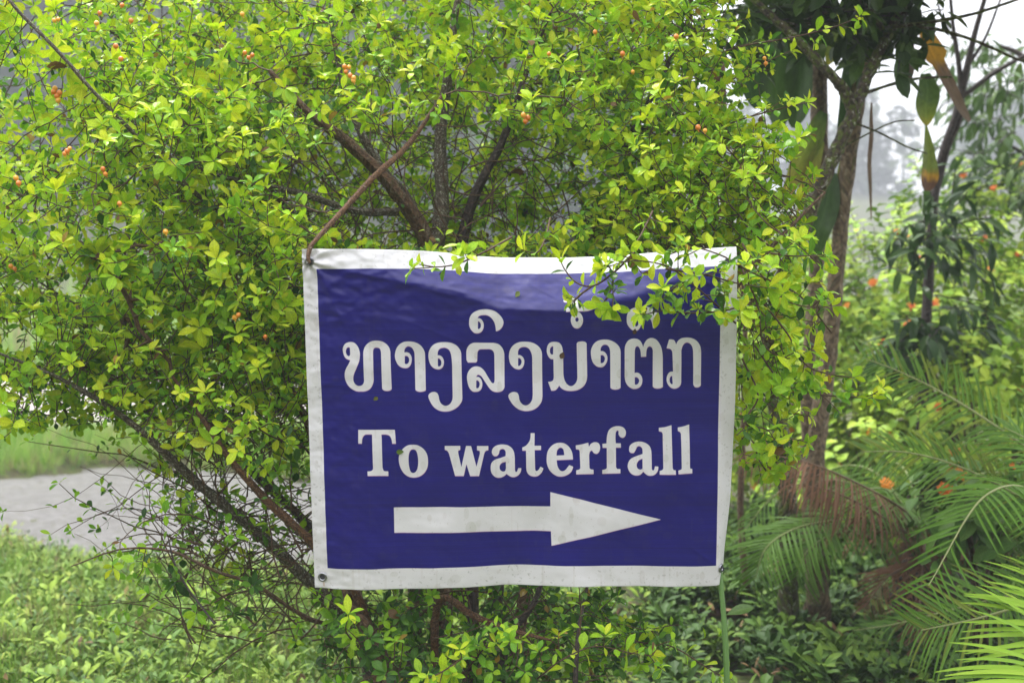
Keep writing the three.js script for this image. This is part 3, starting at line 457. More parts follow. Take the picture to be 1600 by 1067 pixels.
// stems one can follow in the picture: places along each, with radius in metres
const S = (list) => list.map(([x, y, d, r]) => ({ p: at(x, y, d), r }));
const base = (x, d, r) => { const p = at(x, 900, d); p.y = -0.05; return { p, r }; };
const STEMS = [
  [[base(690, 3.45, 0.034), ...S([[690, 900, 3.5, 0.03], [676, 600, 3.5, 0.027], [672, 390, 3.45, 0.024], [610, 290, 3.35, 0.019], [545, 225, 3.25, 0.016], [487, 180, 3.15, 0.011], [420, 110, 3.1, 0.006]])], brownBark],
  [[...S([[672, 420, 3.45, 0.024], [690, 330, 3.45, 0.022], [688, 220, 3.45, 0.018], [702, 100, 3.4, 0.013], [720, -40, 3.4, 0.008], [740, -140, 3.4, 0.004]])], greyBark],
  [[base(640, 3.55, 0.026), ...S([[655, 700, 3.6, 0.022], [668, 420, 3.6, 0.02], [640, 320, 3.5, 0.017], [590, 255, 3.4, 0.013], [540, 150, 3.35, 0.009], [515, 20, 3.3, 0.005]])], greyBark],
  [[base(740, 3.5, 0.028), ...S([[730, 700, 3.55, 0.022], [715, 430, 3.55, 0.02], [740, 310, 3.5, 0.016], [785, 220, 3.45, 0.012], [820, 120, 3.4, 0.008], [860, 20, 3.35, 0.004]])], darkBark],
  [[...S([[484, 411, 2.744, 0.0038], [481, 404, 2.744, 0.0048], [485, 386, 2.758, 0.0054], [505, 362, 2.8, 0.0062], [545, 318, 2.88, 0.0072], [588, 272, 2.95, 0.0078], [622, 242, 3.02, 0.0078], [652, 208, 3.08, 0.0068], [690, 150, 3.1, 0.004]])], orangeBark],
  [[...S([[640, 330, 3.45, 0.013], [560, 330, 3.4, 0.011], [470, 302, 3.3, 0.0095], [400, 288, 3.22, 0.008], [335, 272, 3.15, 0.006], [230, 230, 3.05, 0.0035]])], greyBark],
  [[base(600, 3.4, 0.026), ...S([[560, 985, 3.35, 0.02], [500, 925, 3.3, 0.0165], [400, 830, 3.22, 0.0145], [320, 765, 3.15, 0.013], [265, 715, 3.1, 0.011], [190, 650, 3.05, 0.008], [90, 590, 3.0, 0.005], [-20, 545, 2.98, 0.003]])], greyBark],
  [[base(620, 3.2, 0.018), ...S([[560, 935, 3.15, 0.0125], [490, 850, 3.08, 0.011], [420, 785, 3.05, 0.0105], [365, 725, 3.02, 0.0085], [325, 668, 3.0, 0.0065], [270, 590, 3.0, 0.004]])], orangeBark],
  [[base(650, 3.7, 0.02), ...S([[540, 900, 3.65, 0.016], [470, 810, 3.6, 0.014], [400, 745, 3.55, 0.011], [300, 640, 3.5, 0.008], [180, 520, 3.45, 0.005], [60, 440, 3.4, 0.003]])], darkBark],
  [[base(665, 3.1, 0.02), ...S([[590, 1010, 3.12, 0.017], [548, 945, 3.15, 0.014], [530, 850, 3.2, 0.011], [470, 640, 3.2, 0.008], [380, 480, 3.15, 0.005], [280, 380, 3.05, 0.003]])], brownBark],
  [[base(780, 3.3, 0.022), ...S([[840, 850, 3.35, 0.018], [960, 650, 3.3, 0.014], [1090, 520, 3.2, 0.0105], [1165, 430, 3.0, 0.008], [1240, 350, 2.95, 0.005], [1290, 300, 2.95, 0.003]])], brownBark],
  [[base(760, 3.6, 0.024), ...S([[800, 700, 3.6, 0.018], [880, 440, 3.6, 0.014], [960, 260, 3.5, 0.011], [1030, 130, 3.4, 0.008], [1080, 20, 3.35, 0.005]])], darkBark],
  [[base(700, 3.9, 0.022), ...S([[640, 650, 3.95, 0.017], [520, 420, 3.9, 0.013], [380, 250, 3.8, 0.009], [250, 110, 3.7, 0.006], [120, 10, 3.6, 0.0035]])], darkBark],
  [[...S([[-10, -40, 2.9, 0.003], [20, 8, 2.9, 0.0042], [85, 75, 2.92, 0.0046], [150, 148, 2.95, 0.005], [215, 215, 3.0, 0.0055], [290, 290, 3.1, 0.007], [400, 380, 3.25, 0.009], [520, 560, 3.4, 0.012], [600, 800, 3.5, 0.014]])], greyBark],
  [[...S([[560, 985, 3.3, 0.008], [480, 965, 3.2, 0.0056], [400, 915, 3.1, 0.005], [330, 890, 3.0, 0.0042], [268, 862, 2.95, 0.0034], [190, 858, 2.9, 0.0022], [110, 885, 2.85, 0.0014]])], brownBark],
  [[...S([[335, 975, 2.9, 0.0024], [316, 950, 2.92, 0.003], [290, 915, 2.94, 0.0026], [272, 880, 2.94, 0.0024], [262, 840, 2.95, 0.0014]])], darkBark],
  [[base(700, 3.2, 0.014), ...S([[690, 935, 3.1, 0.010], [740, 962, 3.05, 0.009], [800, 985, 3.0, 0.006], [860, 1000, 2.95, 0.003]])], orangeBark],
  [[base(800, 3.15, 0.013), ...S([[790, 1010, 3.1, 0.011], [835, 940, 3.15, 0.008], [860, 860, 3.2, 0.006]])], darkBark],
  [[base(900, 2.95, 0.009), ...S([[900, 1050, 2.92, 0.0065], [905, 980, 2.95, 0.005], [915, 930, 3.0, 0.004], [930, 850, 3.05, 0.003]])], darkBark],
];
// ---- growth: branchlets reach for points spread through the crown
const nodes = []; // {p, parent, kids, r, main}
for (const [pts, mat] of STEMS) {
  const s = catmull(pts, Math.max(16, pts.length * 7));
  mesh('stem', tube(s, 8, 0.22, SO), mat, shrub);
  let prev = -1;
  for (const q of s) { nodes.push({ p: q.p.clone(), parent: prev, kids: 0, r: q.r, main: true }); prev = nodes.length - 1; }
}
const ELL = [ // crown lobes: centre, radii, how many points, how hollow
  [at(640, 150, 3.55), [1.05, 0.62, 0.72], 3213, 0.55],
  [at(250, 330, 3.35), [0.70, 0.52, 0.62], 2784, 0.35],
  [at(300, 560, 3.35), [0.62, 0.36, 0.5], 1856, 0.2],
  [at(1010, 190, 3.45), [0.42, 0.55, 0.5], 1499, 0.4],
  [at(1130, 310, 3.15), [0.34, 0.27, 0.32], 1071, 0.2],
  [at(1210, 490, 3.0), [0.17, 0.24, 0.22], 534, 0],
  [at(1195, 640, 3.05), [0.13, 0.2, 0.16], 214, 0],
  [at(900, 350, 3.35), [0.32, 0.12, 0.28], 160, 0],
  [at(330, 800, 3.2), [0.5, 0.3, 0.35], 150, 0],
  [at(60, 560, 3.2), [0.35, 0.3, 0.35], 606, 0.2],
  [at(760, 1010, 3.05), [0.5, 0.12, 0.2], 214, 0],
  [at(700, 1000, 3.5), [0.6, 0.2, 0.3], 336, 0],
  [at(640, 480, 3.9), [0.9, 0.7, 0.4], 1177, 0.2],
  [at(420, 470, 3.1), [0.17, 0.28, 0.2], 392, 0],
  [at(660, 250, 4.05), [1.15, 0.6, 0.35], 979, 0],
  [at(600, 30, 3.6), [1.15, 0.3, 0.6], 979, 0],
  [at(250, 380, 3.95), [0.8, 0.6, 0.3], 588, 0],
];
const attract = [];
for (const [c, r, n, hollow] of ELL) for (let i = 0; i < n; i++) {
  const d = randDir().multiplyScalar(Math.pow(lerp(hollow ** 3, 1, rnd()), 1 / 3)), p = V(c.x + d.x * r[0], c.y + d.y * r[1], c.z + d.z * r[2]);
  const [px, py, dep] = project(p);
  if (p.y < 0.25) continue;
  if (dep < 2.62 || (px > 430 && px < 1000 && py < 385 && dep < 2.92)) continue;
  if (px > 455 && px < 1160 && py > 385 && py < 920 && dep < 3.02) continue; // keep clear of the banner
  if (((px - 680) / 275) ** 2 + ((py - 290) / 108) ** 2 < 1 && dep < 3.8) continue; // the open hollow under the canopy
  if (px > 1125 && py < 215 && rnd() < 0.86) continue;
  if (px > 1200 && py < 345 && rnd() < 0.8) continue;
  if (px > 1275 && py < 380) continue;
  if (px > 1245) continue;
  if (py < -75) continue; // the crown's top
  if (px < 1020 && py < 300 && dep < 2.72 + (300 - py) / 300 * 0.55 + 0.06 * n2(px * 0.02, py * 0.02)) continue; // its front slopes back like a dome
  if (px < 500 && py > 700 && dep > 3.35) continue;
  if (px < 250 && py > 665 && py < 860) continue;
  if (px < 150 && n2(p.x * 4.4 + 9, p.y * 4.4) < -0.12) continue;
  if (n2(p.x * 3.1 + p.z, p.y * 3.1) < -0.62 && hollow < 0.5) continue;
  attract.push({ p, d: 1e9, n: -1, live: true });
}
{
  const STEP = 0.036, KILL = 0.038, REACH = 0.75;
  const note = (k) => { const q = nodes[k].p; for (const a of attract) if (a.live) { const d = a.p.distanceToSquared(q); if (d < a.d) { a.d = d; a.n = k; } } };
  nodes.forEach((_, k) => note(k));
  for (let it = 0; it < 90; it++) {
    const pull = new Map();
    for (const a of attract) { if (!a.live) continue; if (a.d < KILL * KILL) { a.live = false; continue; } if (a.d < REACH * REACH) { const v = pull.get(a.n) ?? V(0, 0, 0); v.add(a.p.clone().sub(nodes[a.n].p).normalize()); pull.set(a.n, v); } }
    if (!pull.size) break;
    for (const [k, v] of pull) {
      v.normalize().addScaledVector(randDir(), 0.28).add(V(0, 0.05, 0)).normalize();
      const p = nodes[k].p.clone().addScaledVector(v, STEP * rr(0.85, 1.15));
      if (nodes[k].last && nodes[k].last.distanceTo(p) < 0.006) continue;
      nodes[k].last = p; nodes.push({ p, parent: k, kids: 0, r: 0, main: false }); nodes[k].kids++; note(nodes.length - 1);
    }
  }
}
// pipe-model thickness for the branchlets
for (let k = nodes.length - 1; k >= 0; k--) { const n = nodes[k]; if (n.main) continue; n.a = Math.max(n.a ?? 0, 0.0011 ** 2.2); const q = nodes[n.parent]; if (q && !q.main) q.a = (q.a ?? 0) + n.a * 0.9; n.r = Math.min(0.0075, Math.pow(n.a, 1 / 2.2)); }
const leaves = []; // {m, v, t, p, size}
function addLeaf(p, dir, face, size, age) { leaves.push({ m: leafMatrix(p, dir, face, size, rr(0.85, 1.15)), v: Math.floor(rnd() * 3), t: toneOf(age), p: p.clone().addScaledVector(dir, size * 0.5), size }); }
function rosette(p, axis, k, size, age) {
  const a0 = rr(0, 6.28), u = V(0.31, 0.2, 0.93).cross(axis).normalize(), w = axis.clone().cross(u);
  for (let i = 0; i < k; i++) { const a = a0 + i * 2.4, out = u.clone().multiplyScalar(Math.cos(a)).addScaledVector(w, Math.sin(a)), dir = axis.clone().multiplyScalar(rr(0.25, 0.9)).add(out).add(V(0, 0.12, 0)).normalize(); addLeaf(p.clone().addScaledVector(axis, rr(-0.008, 0.004)), dir, axis.clone().add(V(0, 0.8, 0)).addScaledVector(randDir(), 0.35), size * rr(0.7, 1.15), age); }
}
function pair(p, axis, turn, size, age) {
  const u = V(0.31, 0.2, 0.93).cross(axis).normalize(), w = axis.clone().cross(u);
  for (const s of [0, Math.PI]) { if (rnd() < 0.12) continue; const a = turn + s + rr(-0.4, 0.4), out = u.clone().multiplyScalar(Math.cos(a)).addScaledVector(w, Math.sin(a)), dir = axis.clone().multiplyScalar(rr(0.1, 0.7)).add(out).add(V(0, rr(-0.25, 0.35), 0)).normalize(); addLeaf(p, dir, V(0, 1.1, 0.25).addScaledVector(axis, 0.3).addScaledVector(randDir(), 0.6), size * rr(0.65, 1.15), age); }
}
const twigGeos = [];
function twigTube(list) { twigGeos.push(tube(list, 4)); }
function shoot(p, dir, n, len, ageTip) { // a short leafy side shoot
  const s = [{ p: p.clone(), r: 0.0013 }], d = dir.clone(); let turn = rr(0, 3);
  for (let i = 0; i < n; i++) { d.add(V(0, 0.08, 0)).addScaledVector(randDir(), 0.18).normalize(); s.push({ p: s.at(-1).p.clone().addScaledVector(d, len / n), r: 0.0012 }); pair(s.at(-1).p, d, turn, rr(0.018, 0.034), i > n * 0.6 ? ageTip : rnd() < 0.6 ? 'mid' : 'old'); turn += 1.57; }
  twigTube(s); rosette(s.at(-1).p, d, 4 + Math.floor(rnd() * 3), rr(0.022, 0.044), ageTip);
}
const sparse = (p) => { const [px, py] = project(p); return (px > 150 && px < 500 && py > 660) || (py > 905 && px < 560); }; // the bare, leafless underside
nodes.forEach((n, k) => {
  if (n.main) return;
  const q = nodes[n.parent], axis = n.p.clone().sub(q.p).normalize();
  if (n.r < 0.0042) {
    const bare = sparse(n.p) ? 0.72 : 0.12, tip = n.kids === 0;
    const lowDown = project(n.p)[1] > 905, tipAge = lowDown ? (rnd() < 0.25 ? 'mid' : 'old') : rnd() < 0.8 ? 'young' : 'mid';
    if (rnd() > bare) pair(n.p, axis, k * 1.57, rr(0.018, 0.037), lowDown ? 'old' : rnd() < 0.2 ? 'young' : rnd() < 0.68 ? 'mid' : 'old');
    if (tip && rnd() > bare * 0.6) rosette(n.p, axis, 4 + Math.floor(rnd() * 4), rr(0.022, 0.05), tipAge);
    if (!tip && rnd() < (sparse(n.p) ? 0.06 : 0.62)) shoot(n.p, axis.clone().add(randDir()).add(V(0, 0.3, 0)).normalize(), 3, rr(0.04, 0.1), tipAge);
  }
});
// branchlets as chains
{
  const done = new Set();
  for (let k = nodes.length - 1; k >= 0; k--) {
    if (nodes[k].main || done.has(k)) continue;
    const chain = []; let c = k;
    while (c >= 0) { chain.push({ p: nodes[c].p, r: nodes[c].main ? Math.min(nodes[c].r, chain.at(-1)?.r ?? 0.004) : nodes[c].r }); if (nodes[c].main || done.has(c)) break; done.add(c); c = nodes[c].parent; }
    if (chain.length > 1) twigTube(chain);
  }
}
// bare, tangled old twigs low in the shrub and inside the hollow
for (let i = 0; i < 540; i++) {
  const low = i < 380, o = i > 320 && low ? at(rr(520, 1000), rr(925, 1060), rr(3.0, 3.5)) : low ? at(rr(250, 540), rr(640, 1010), rr(3.05, 3.7)) : at(rr(440, 880), rr(180, 395), rr(3.25, 3.7)), d = randDir(); d.y = low ? Math.abs(d.y) * 0.9 + (rnd() < 0.3 ? -0.3 : 0.1) : d.y * 0.8; d.z *= 0.5; d.normalize();
  const s = [{ p: o, r: rr(0.001, 0.0028) }], n = 7, L = rr(0.12, 0.5);
  for (let k = 1; k <= n; k++) { d.addScaledVector(randDir(), 0.3).normalize(); s.push({ p: s.at(-1).p.clone().addScaledVector(d, L / n), r: s[0].r * (1 - 0.6 * k / n) }); }
  const leafy = low && rnd() < 0.85;
  if (s.every((q) => { const [px, py, dp] = project(q.p); return q.p.y > 0.02 && !(px > 460 && px < 1160 && py > 385 && py < 920 && dp < 2.98); })) { twigTube(s); if (leafy) { for (let k = 3; k <= n; k++) if (rnd() < 0.6) pair(s[k].p, d, k * 1.57, rr(0.022, 0.036), rnd() < 0.75 ? 'mid' : 'old'); rosette(s.at(-1).p, d, 3, rr(0.024, 0.036), 'mid'); } }
}
// leafy sprays hanging in front of the banner's top edge and beside it
const SPRAYS = [
  [[1300, 520, 2.95], [1250, 462, 2.8], [1172, 424, 2.66], [1125, 398, 2.63], [1080, 387, 2.63], [1040, 400, 2.64]],
  [[1150, 505, 2.72], [1115, 472, 2.66], [1075, 438, 2.64], [1040, 415, 2.64], [985, 408, 2.64], [940, 420, 2.65]],
  [[1180, 470, 2.75], [1128, 486, 2.67], [1075, 489, 2.65], [1030, 486, 2.65], [1008, 492, 2.65]],
  [[1090, 430, 2.64], [1050, 452, 2.63], [1035, 470, 2.63]],
  [[1000, 385, 2.68], [960, 425, 2.65], [925, 447, 2.65], [900, 441, 2.655], [882, 420, 2.66], [875, 405, 2.68]],
  [[925, 447, 2.65], [905, 462, 2.65], [893, 472, 2.65]],
  [[960, 425, 2.65], [955, 452, 2.65], [940, 478, 2.65]],
  [[800, 370, 2.75], [760, 392, 2.67], [735, 404, 2.66], [712, 413, 2.66], [680, 417, 2.66], [655, 413, 2.66]],
  [[860, 340, 2.8], [850, 378, 2.7], [838, 395, 2.68], [820, 392, 2.68]],
  [[1020, 330, 2.8], [1000, 370, 2.68], [985, 395, 2.65]],
  [[1160, 380, 2.75], [1190, 430, 2.72], [1230, 470, 2.72], [1270, 480, 2.74], [1300, 478, 2.78]],
  [[1160, 420, 2.72], [1185, 480, 2.7], [1195, 540, 2.72], [1230, 560, 2.74], [1270, 545, 2.78]],
  [[1190, 470, 2.72], [1230, 520, 2.72], [1260, 570, 2.74], [1300, 585, 2.78], [1335, 590, 2.82]],
  [[1180, 540, 2.75], [1225, 600, 2.78], [1270, 615, 2.8], [1330, 620, 2.85], [1365, 622, 2.9]],
  [[1160, 560, 2.8], [1185, 620, 2.8], [1165, 660, 2.8], [1200, 672, 2.8], [1212, 690, 2.8]],
  [[1200, 395, 2.75], [1240, 400, 2.72], [1290, 398, 2.74]],
  [[1160, 300, 2.9], [1200, 350, 2.8], [1250, 385, 2.78], [1285, 420, 2.8]],
  [[1040, 420, 2.64], [1105, 430, 2.63], [1150, 442, 2.64], [1200, 450, 2.68]],
  [[1120, 200, 3.2], [1180, 180, 3.1], [1240, 165, 3.05], [1262, 160, 3.02]],
  [[1100, 90, 3.2], [1170, 70, 3.1], [1230, 60, 3.05], [1310, 40, 3.0], [1345, 25, 3.0]],
  [[1130, 215, 3.2], [1190, 230, 3.0], [1240, 225, 2.95], [1250, 215, 2.9]],
  [[470, 700, 3.1], [420, 680, 2.95], [375, 655, 2.85], [350, 670, 2.8]],
  [[430, 760, 3.05], [400, 720, 2.9], [372, 705, 2.82]],
  [[700, 1040, 3.0], [720, 1030, 2.8], [690, 1050, 2.72], [670, 1060, 2.7]],
  [[720, 1060, 3.0], [760, 1010, 2.9], [790, 990, 2.85], [815, 1000, 2.85]],
  [[840, 1060, 2.9], [880, 1030, 2.85], [930, 1010, 2.85], [985, 1020, 2.85], [1020, 1025, 2.85]],
  [[930, 950, 3.1], [990, 1000, 3.05], [1050, 1010, 3.0], [1100, 1040, 2.95], [1125, 1055, 2.95]],
  [[905, 1000, 2.9], [908, 955, 2.9], [905, 930, 2.9]],
  [[560, 1010, 3.0], [540, 985, 2.9], [545, 960, 2.85]],
];
for (const pts of SPRAYS) {
  const front = pts[1][2] < 2.7, s = catmull(pts.map(([x, y, d], i) => ({ p: at(x, y, d), r: lerp(0.0026, 0.0012, i / (pts.length - 1)) })), pts.length * 5);
  twigTube(s);
  let acc = 0, turn = rr(0, 3);
  for (let i = 1; i < s.length; i++) {
    acc += s[i].p.distanceTo(s[i - 1].p);
    if (acc > 0.021) { acc = 0; const ax = s[i].p.clone().sub(s[i - 1].p).normalize(); pair(s[i].p, ax, turn, rr(0.027, 0.046), rnd() < 0.35 ? 'young' : rnd() < 0.7 ? 'mid' : 'old'); turn += 1.57; if (rnd() < (front ? 0.62 : 0.36)) shoot(s[i].p, ax.clone().multiplyScalar(0.5).add(randDir()).add(V(0, 0.1, 0.35)).normalize(), 2, rr(0.025, 0.06), rnd() < 0.7 ? 'young' : 'mid'); }
  }
  const ax = s.at(-1).p.clone().sub(s.at(-2).p).normalize(); rosette(s.at(-1).p, ax, 5, rr(0.034, 0.05), 'young');
}
// keep leaves out of the banner sheet itself
const clearOfBanner = (l) => { const [px, py, d] = project(l.p); return !(px > 462 && px < 1162 && py > 378 && py < 925 && d > 2.68 && d < 2.98); };
const inHollow = (l) => { const [px, py, d] = project(l.p); return ((px - 680) / 245) ** 2 + ((py - 292) / 94) ** 2 < 1 && d < 3.65; };
const kept = leaves.filter((l, i) => clearOfBanner(l) && !(inHollow(l) && n2(i * 1.7, 3) < 0.5));
{ // the 300 leaves that show largest are parts of their own, the rest one mass
  const cells = new Map();
  kept.forEach((l, i) => { const [px, py, d] = project(l.p); if (px < 8 || px > W - 8 || py < 8 || py > H - 8) return; if (d > 2.75 && px > 475 && px < 1150 && py > 395 && py < 915) return; const key = Math.floor(px / 14) * 1000 + Math.floor(py / 14), c = cells.get(key); if (!c || d < c.d) cells.set(key, { i, d, s: l.size / d }); });
  const best = [...cells.values()].sort((a, b) => b.s - a.s).slice(0, 300), own = new Set(best.map((b) => b.i)), shift = new THREE.Matrix4().makeTranslation(-SO.x, -SO.y, -SO.z);
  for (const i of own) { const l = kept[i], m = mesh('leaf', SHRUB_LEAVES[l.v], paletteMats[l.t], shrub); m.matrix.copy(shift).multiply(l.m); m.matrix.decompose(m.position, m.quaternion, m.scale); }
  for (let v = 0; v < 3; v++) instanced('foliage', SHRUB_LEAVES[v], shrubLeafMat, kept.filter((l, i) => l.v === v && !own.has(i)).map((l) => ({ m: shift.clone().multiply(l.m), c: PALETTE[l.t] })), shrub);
  console.log('leaves', kept.length, 'nodes', nodes.length, 'twigs', twigGeos.length);
}
{ const g = mergeGeometries(twigGeos); g.translate(-SO.x, -SO.y, -SO.z); mesh('twigs', g, bark(barkTex([0.40, 0.30, 0.20], [0.22, 0.15, 0.10], [[[0.5, 0.46, 0.36], 47, 0.5]], 0.6), 6, 0.001), shrub).userData.kind = 'stuff'; }
// orange berries in small hanging strings
{
  const berryGeo = new THREE.SphereGeometry(0.0062, 12, 9), tipGeo = new THREE.ConeGeometry(0.002, 0.004, 6);
  berryGeo.scale(1, 1.08, 1); tipGeo.translate(0, -0.008, 0);
  const berry = mergeGeometries([berryGeo.toNonIndexed(), tipGeo.toNonIndexed()]);
  const mats = [lin(0.75, 0.25, 0.02), lin(0.68, 0.19, 0.02), lin(0.80, 0.36, 0.03)].map((color) => new THREE.MeshPhysicalMaterial({ color, roughness: 0.35, clearcoat: 0.5, clearcoatRoughness: 0.15 }));
  const spots = [[155, 20], [150, 36], [204, 32], [190, 8], [90, 30], [84, 32], [382, 82], [388, 90], [394, 86], [378, 22], [85, 138], [92, 145], [88, 150], [83, 143], [90, 157], [104, 236], [100, 240], [108, 232], [160, 264], [164, 272], [545, 105], [540, 112], [547, 118], [552, 126], [538, 104], [552, 122], [989, 112], [1057, 57], [1195, 91], [1197, 99], [1102, 204], [1091, 199], [818, 180], [825, 184], [821, 189], [24, 278], [28, 286], [16, 416], [22, 420], [186, 318], [258, 362], [366, 496], [372, 492], [414, 526], [180, 72], [188, 92], [930, 50], [973, 84], [858, 84]];
  for (const [px, py] of spots) {
    let d = 3.0, best = 1e9;
    for (const l of kept) { const q = project(l.p); if (Math.abs(q[0] - px) < 16 && Math.abs(q[1] - py) < 16 && q[2] < best) best = q[2]; }
    if (best < 1e8) d = best - 0.012;
    const b = mesh('berry', berry, pick(mats), shrub); b.position.copy(at(px, py, d)).sub(SO); b.rotation.set(rr(-0.5, 0.5), rr(0, 6), rr(-0.5, 0.5)); b.scale.setScalar(rr(0.85, 1.15));
  }
}
// rain drops hanging from leaf tips
{
  const g = new THREE.SphereGeometry(1, 10, 8), items = [];
  for (let i = 0; i < kept.length && items.length < 900; i += 1 + Math.floor(rnd() * 70)) { const l = kept[i], e = l.m.elements, tip = V(e[12] + e[4] * 0.95, e[13] + e[5] * 0.95, e[14] + e[6] * 0.95), r = rr(0.0014, 0.0032); items.push({ m: new THREE.Matrix4().compose(tip.add(V(0, -r * 0.8, 0)).sub(SO), new THREE.Quaternion(), V(r, r * 1.2, r)) }); }
  instanced('rain_drops', g, new THREE.MeshPhysicalMaterial({ color: lin(1, 1, 1), roughness: 0.02, transmission: 1, thickness: 0.004, ior: 1.33 }), items, shrub);
}

// ---------------------------------------------------------------- cords, stalk and stuck leaves at the banner
{
  const cord = new THREE.MeshStandardMaterial({ color: lin(0.02, 0.02, 0.028), roughness: 0.5 });
  const loop = (u, v, r, name, label) => {
    const c = bannerPoint(u, v).addScaledVector(bannerPoint.nn, 0.004), pts = [];
    for (let i = 0; i <= 40; i++) { const a = i / 40 * 6.283 * 2; pts.push({ p: c.clone().addScaledVector(bannerPoint.ex, Math.cos(a) * r * 0.8 + 0.001 * Math.sin(a * 2.5)).addScaledVector(bannerPoint.ey, Math.sin(a) * r * 0.9).addScaledVector(bannerPoint.nn, Math.sin(a + 1) * 0.007 + i * 0.00006), r: 0.0013 }); }
    tag(mesh(name, tube(pts, 6), cord, scene), label, 'cord');
  };
  loop(EYE_UV.tl[0], EYE_UV.tl[1], 0.0085, 'cord_tie', 'dark cord looped through the banner eyelet that a brown branch passes');
  loop(EYE_UV.br[0], EYE_UV.br[1], 0.0075, 'cord_tie', 'dark cord holding the banner corner to the green stalk');
}
{
  const foot = at(1140, 1067, 2.9); foot.y = -0.05;
  const st = thing('green_stalk', 'smooth green stalk standing under the banner corner', 'stalk', null, V(foot.x, 0, foot.z)), o = st.position;
  const mat = new THREE.MeshPhysicalMaterial({ color: lin(0.10, 0.20, 0.05), roughness: 0.5, clearcoat: 0.3, clearcoatRoughness: 0.3 });
  const s = catmull([{ p: foot, r: 0.008 }, { p: at(1136, 1050, 2.9), r: 0.0074 }, { p: at(1131, 960, 2.9), r: 0.0068 }, { p: at(1126, 900, 2.905), r: 0.006 }, { p: at(1122, 800, 2.93), r: 0.005 }, { p: at(1120, 700, 2.95), r: 0.004 }], 40);
  mesh('stem', tube(s, 9, 0.05, o), mat, st);
  const lf = blade({ len: 0.075, half: 0.19, segs: 7, fold: 0.3, curl: 0.6 });
  const q = mesh('leaf', lf, leafMat(lin(0.12, 0.22, 0.05)), st); q.applyMatrix4(leafMatrix(at(1133, 962, 2.9).sub(o), V(0.9, 0.45, 0.1), V(-0.3, 0.6, 0.7), 1));
}
{
  const stuck = [
    [584, 622, 0.013, -0.9, [0.16, 0.17, 0.04], 'small olive leaf with a brown hole stuck below the first letter'],
    [626, 703, 0.017, 1.55, [0.10, 0.16, 0.03], 'narrow green leaf stuck between the letters T and o'],
    [877, 549, 0.016, 2.7, [0.09, 0.055, 0.03], 'dark brown curled leaf stuck on a letter loop of the upper line'],
    [805, 455, 0.016, -0.7, [0.22, 0.28, 0.08], 'pale green leaf stuck on the blue field near the crease'],
    [1008, 477, 0.016, 2.2, [0.10, 0.055, 0.03], 'brown leaf lying on the vowel mark under the leafy spray'],
    [991, 511, 0.013, 2.9, [0.07, 0.04, 0.025], 'tiny dark brown leaf stuck beside the curl of the vowel mark'],
  ];
  for (const [px, py, len, turn, c, label] of stuck) {
    const [sx, sy] = toSheet(px, py), u = sx / CW, v = 1 - sy / CH, p = bannerPoint(u, v), n = bannerNormal(u, v);
    const dir = bannerPoint.ex.clone().multiplyScalar(-Math.sin(turn)).addScaledVector(bannerPoint.ey, Math.cos(turn));
    const m = mesh('stuck_leaf', blade({ len: len * 1.25, half: 0.33, segs: 6, fold: 0.3, curl: -0.3, stalk: 0.15 }), leafMat(lin(...c), { trans: 0.05, rough: 0.7 }), scene);
    m.applyMatrix4(leafMatrix(p.clone().addScaledVector(n, 0.0022).addScaledVector(dir, -len / 2), dir, n, 1)); tag(m, label, 'leaf', 'dead leaves stuck to the banner');
  }
}

// ---------------------------------------------------------------- trees beyond the banner
function limb(tree, name, list, mat, sides = 12, rough = 0.22) { const s = catmull(list, Math.max(20, list.length * 9)); mesh(name, tube(s, sides, rough, tree.position), mat, tree); return s; }
function ribbon(list, half, o, { face = V(0.15, 0.1, 1), fold = 0.35, color, shape = (t) => Math.pow(Math.sin(Math.PI * (0.06 + 0.93 * t)), 0.6), twist = 0, ripple = 0.06 }) {
  const s = catmull(list.map((p) => ({ p, r: 0 })), 18), pos = [], uv = [], col = [], idx = [], f = face.clone().normalize();
  s.forEach(({ p }, i) => {
    const t = i / 18, tan = s[Math.min(18, i + 1)].p.clone().sub(s[Math.max(0, i - 1)].p).normalize(), n0 = f.clone().applyAxisAngle(tan, twist * t), n = n0.addScaledVector(tan, -n0.dot(tan)).normalize(), side = tan.clone().cross(n), w = half * shape(t);
    for (let k = -2; k <= 2; k++) { const e = k / 2, q = p.clone().addScaledVector(side, e * w * Math.cos(fold)).addScaledVector(n, Math.abs(e) * w * Math.sin(fold) + ripple * w * Math.sin(t * 14 + e * 3) * Math.abs(e)).sub(o); pos.push(q.x, q.y, q.z); uv.push(e * 0.5 + 0.5, t); const c = color(t, e); col.push(...c); }
  });
  for (let i = 0; i < 18; i++) for (let k = 0; k < 4; k++) { const a = i * 5 + k; idx.push(a, a + 1, a + 5, a + 1, a + 6, a + 5); }
  const g = new THREE.BufferGeometry(); g.setAttribute('position', new THREE.Float32BufferAttribute(pos, 3)); g.setAttribute('uv', new THREE.Float32BufferAttribute(uv, 2)); g.setAttribute('color', new THREE.Float32BufferAttribute(col, 3)); g.setIndex(idx); g.computeVertexNormals(); return g;
}
const bigLeafMat = leafMat(lin(1, 1, 1), { vertexColors: true, rough: 0.95, trans: 0.35, coat: 0.5, coatRough: 0.25 });
const ramp = (stops) => (t, e) => { const k = t + 0.05 * n2(e * 3, t * 9); for (let i = 1; i < stops.length; i++) if (k <= stops[i][0]) { const [a, p] = stops[i - 1], [b, q] = stops[i]; return mix3(p, q, clamp((k - a) / (b - a), 0, 1)); } return stops.at(-1)[1]; };
const GREEN = [0.07, 0.14, 0.03], DEEP = [0.05, 0.11, 0.03], LIME = [0.26, 0.34, 0.05], YEL = [0.5, 0.45, 0.05], ORG = [0.62, 0.32, 0.03], BRN = [0.17, 0.08, 0.05], PBR = [0.24, 0.15, 0.11];
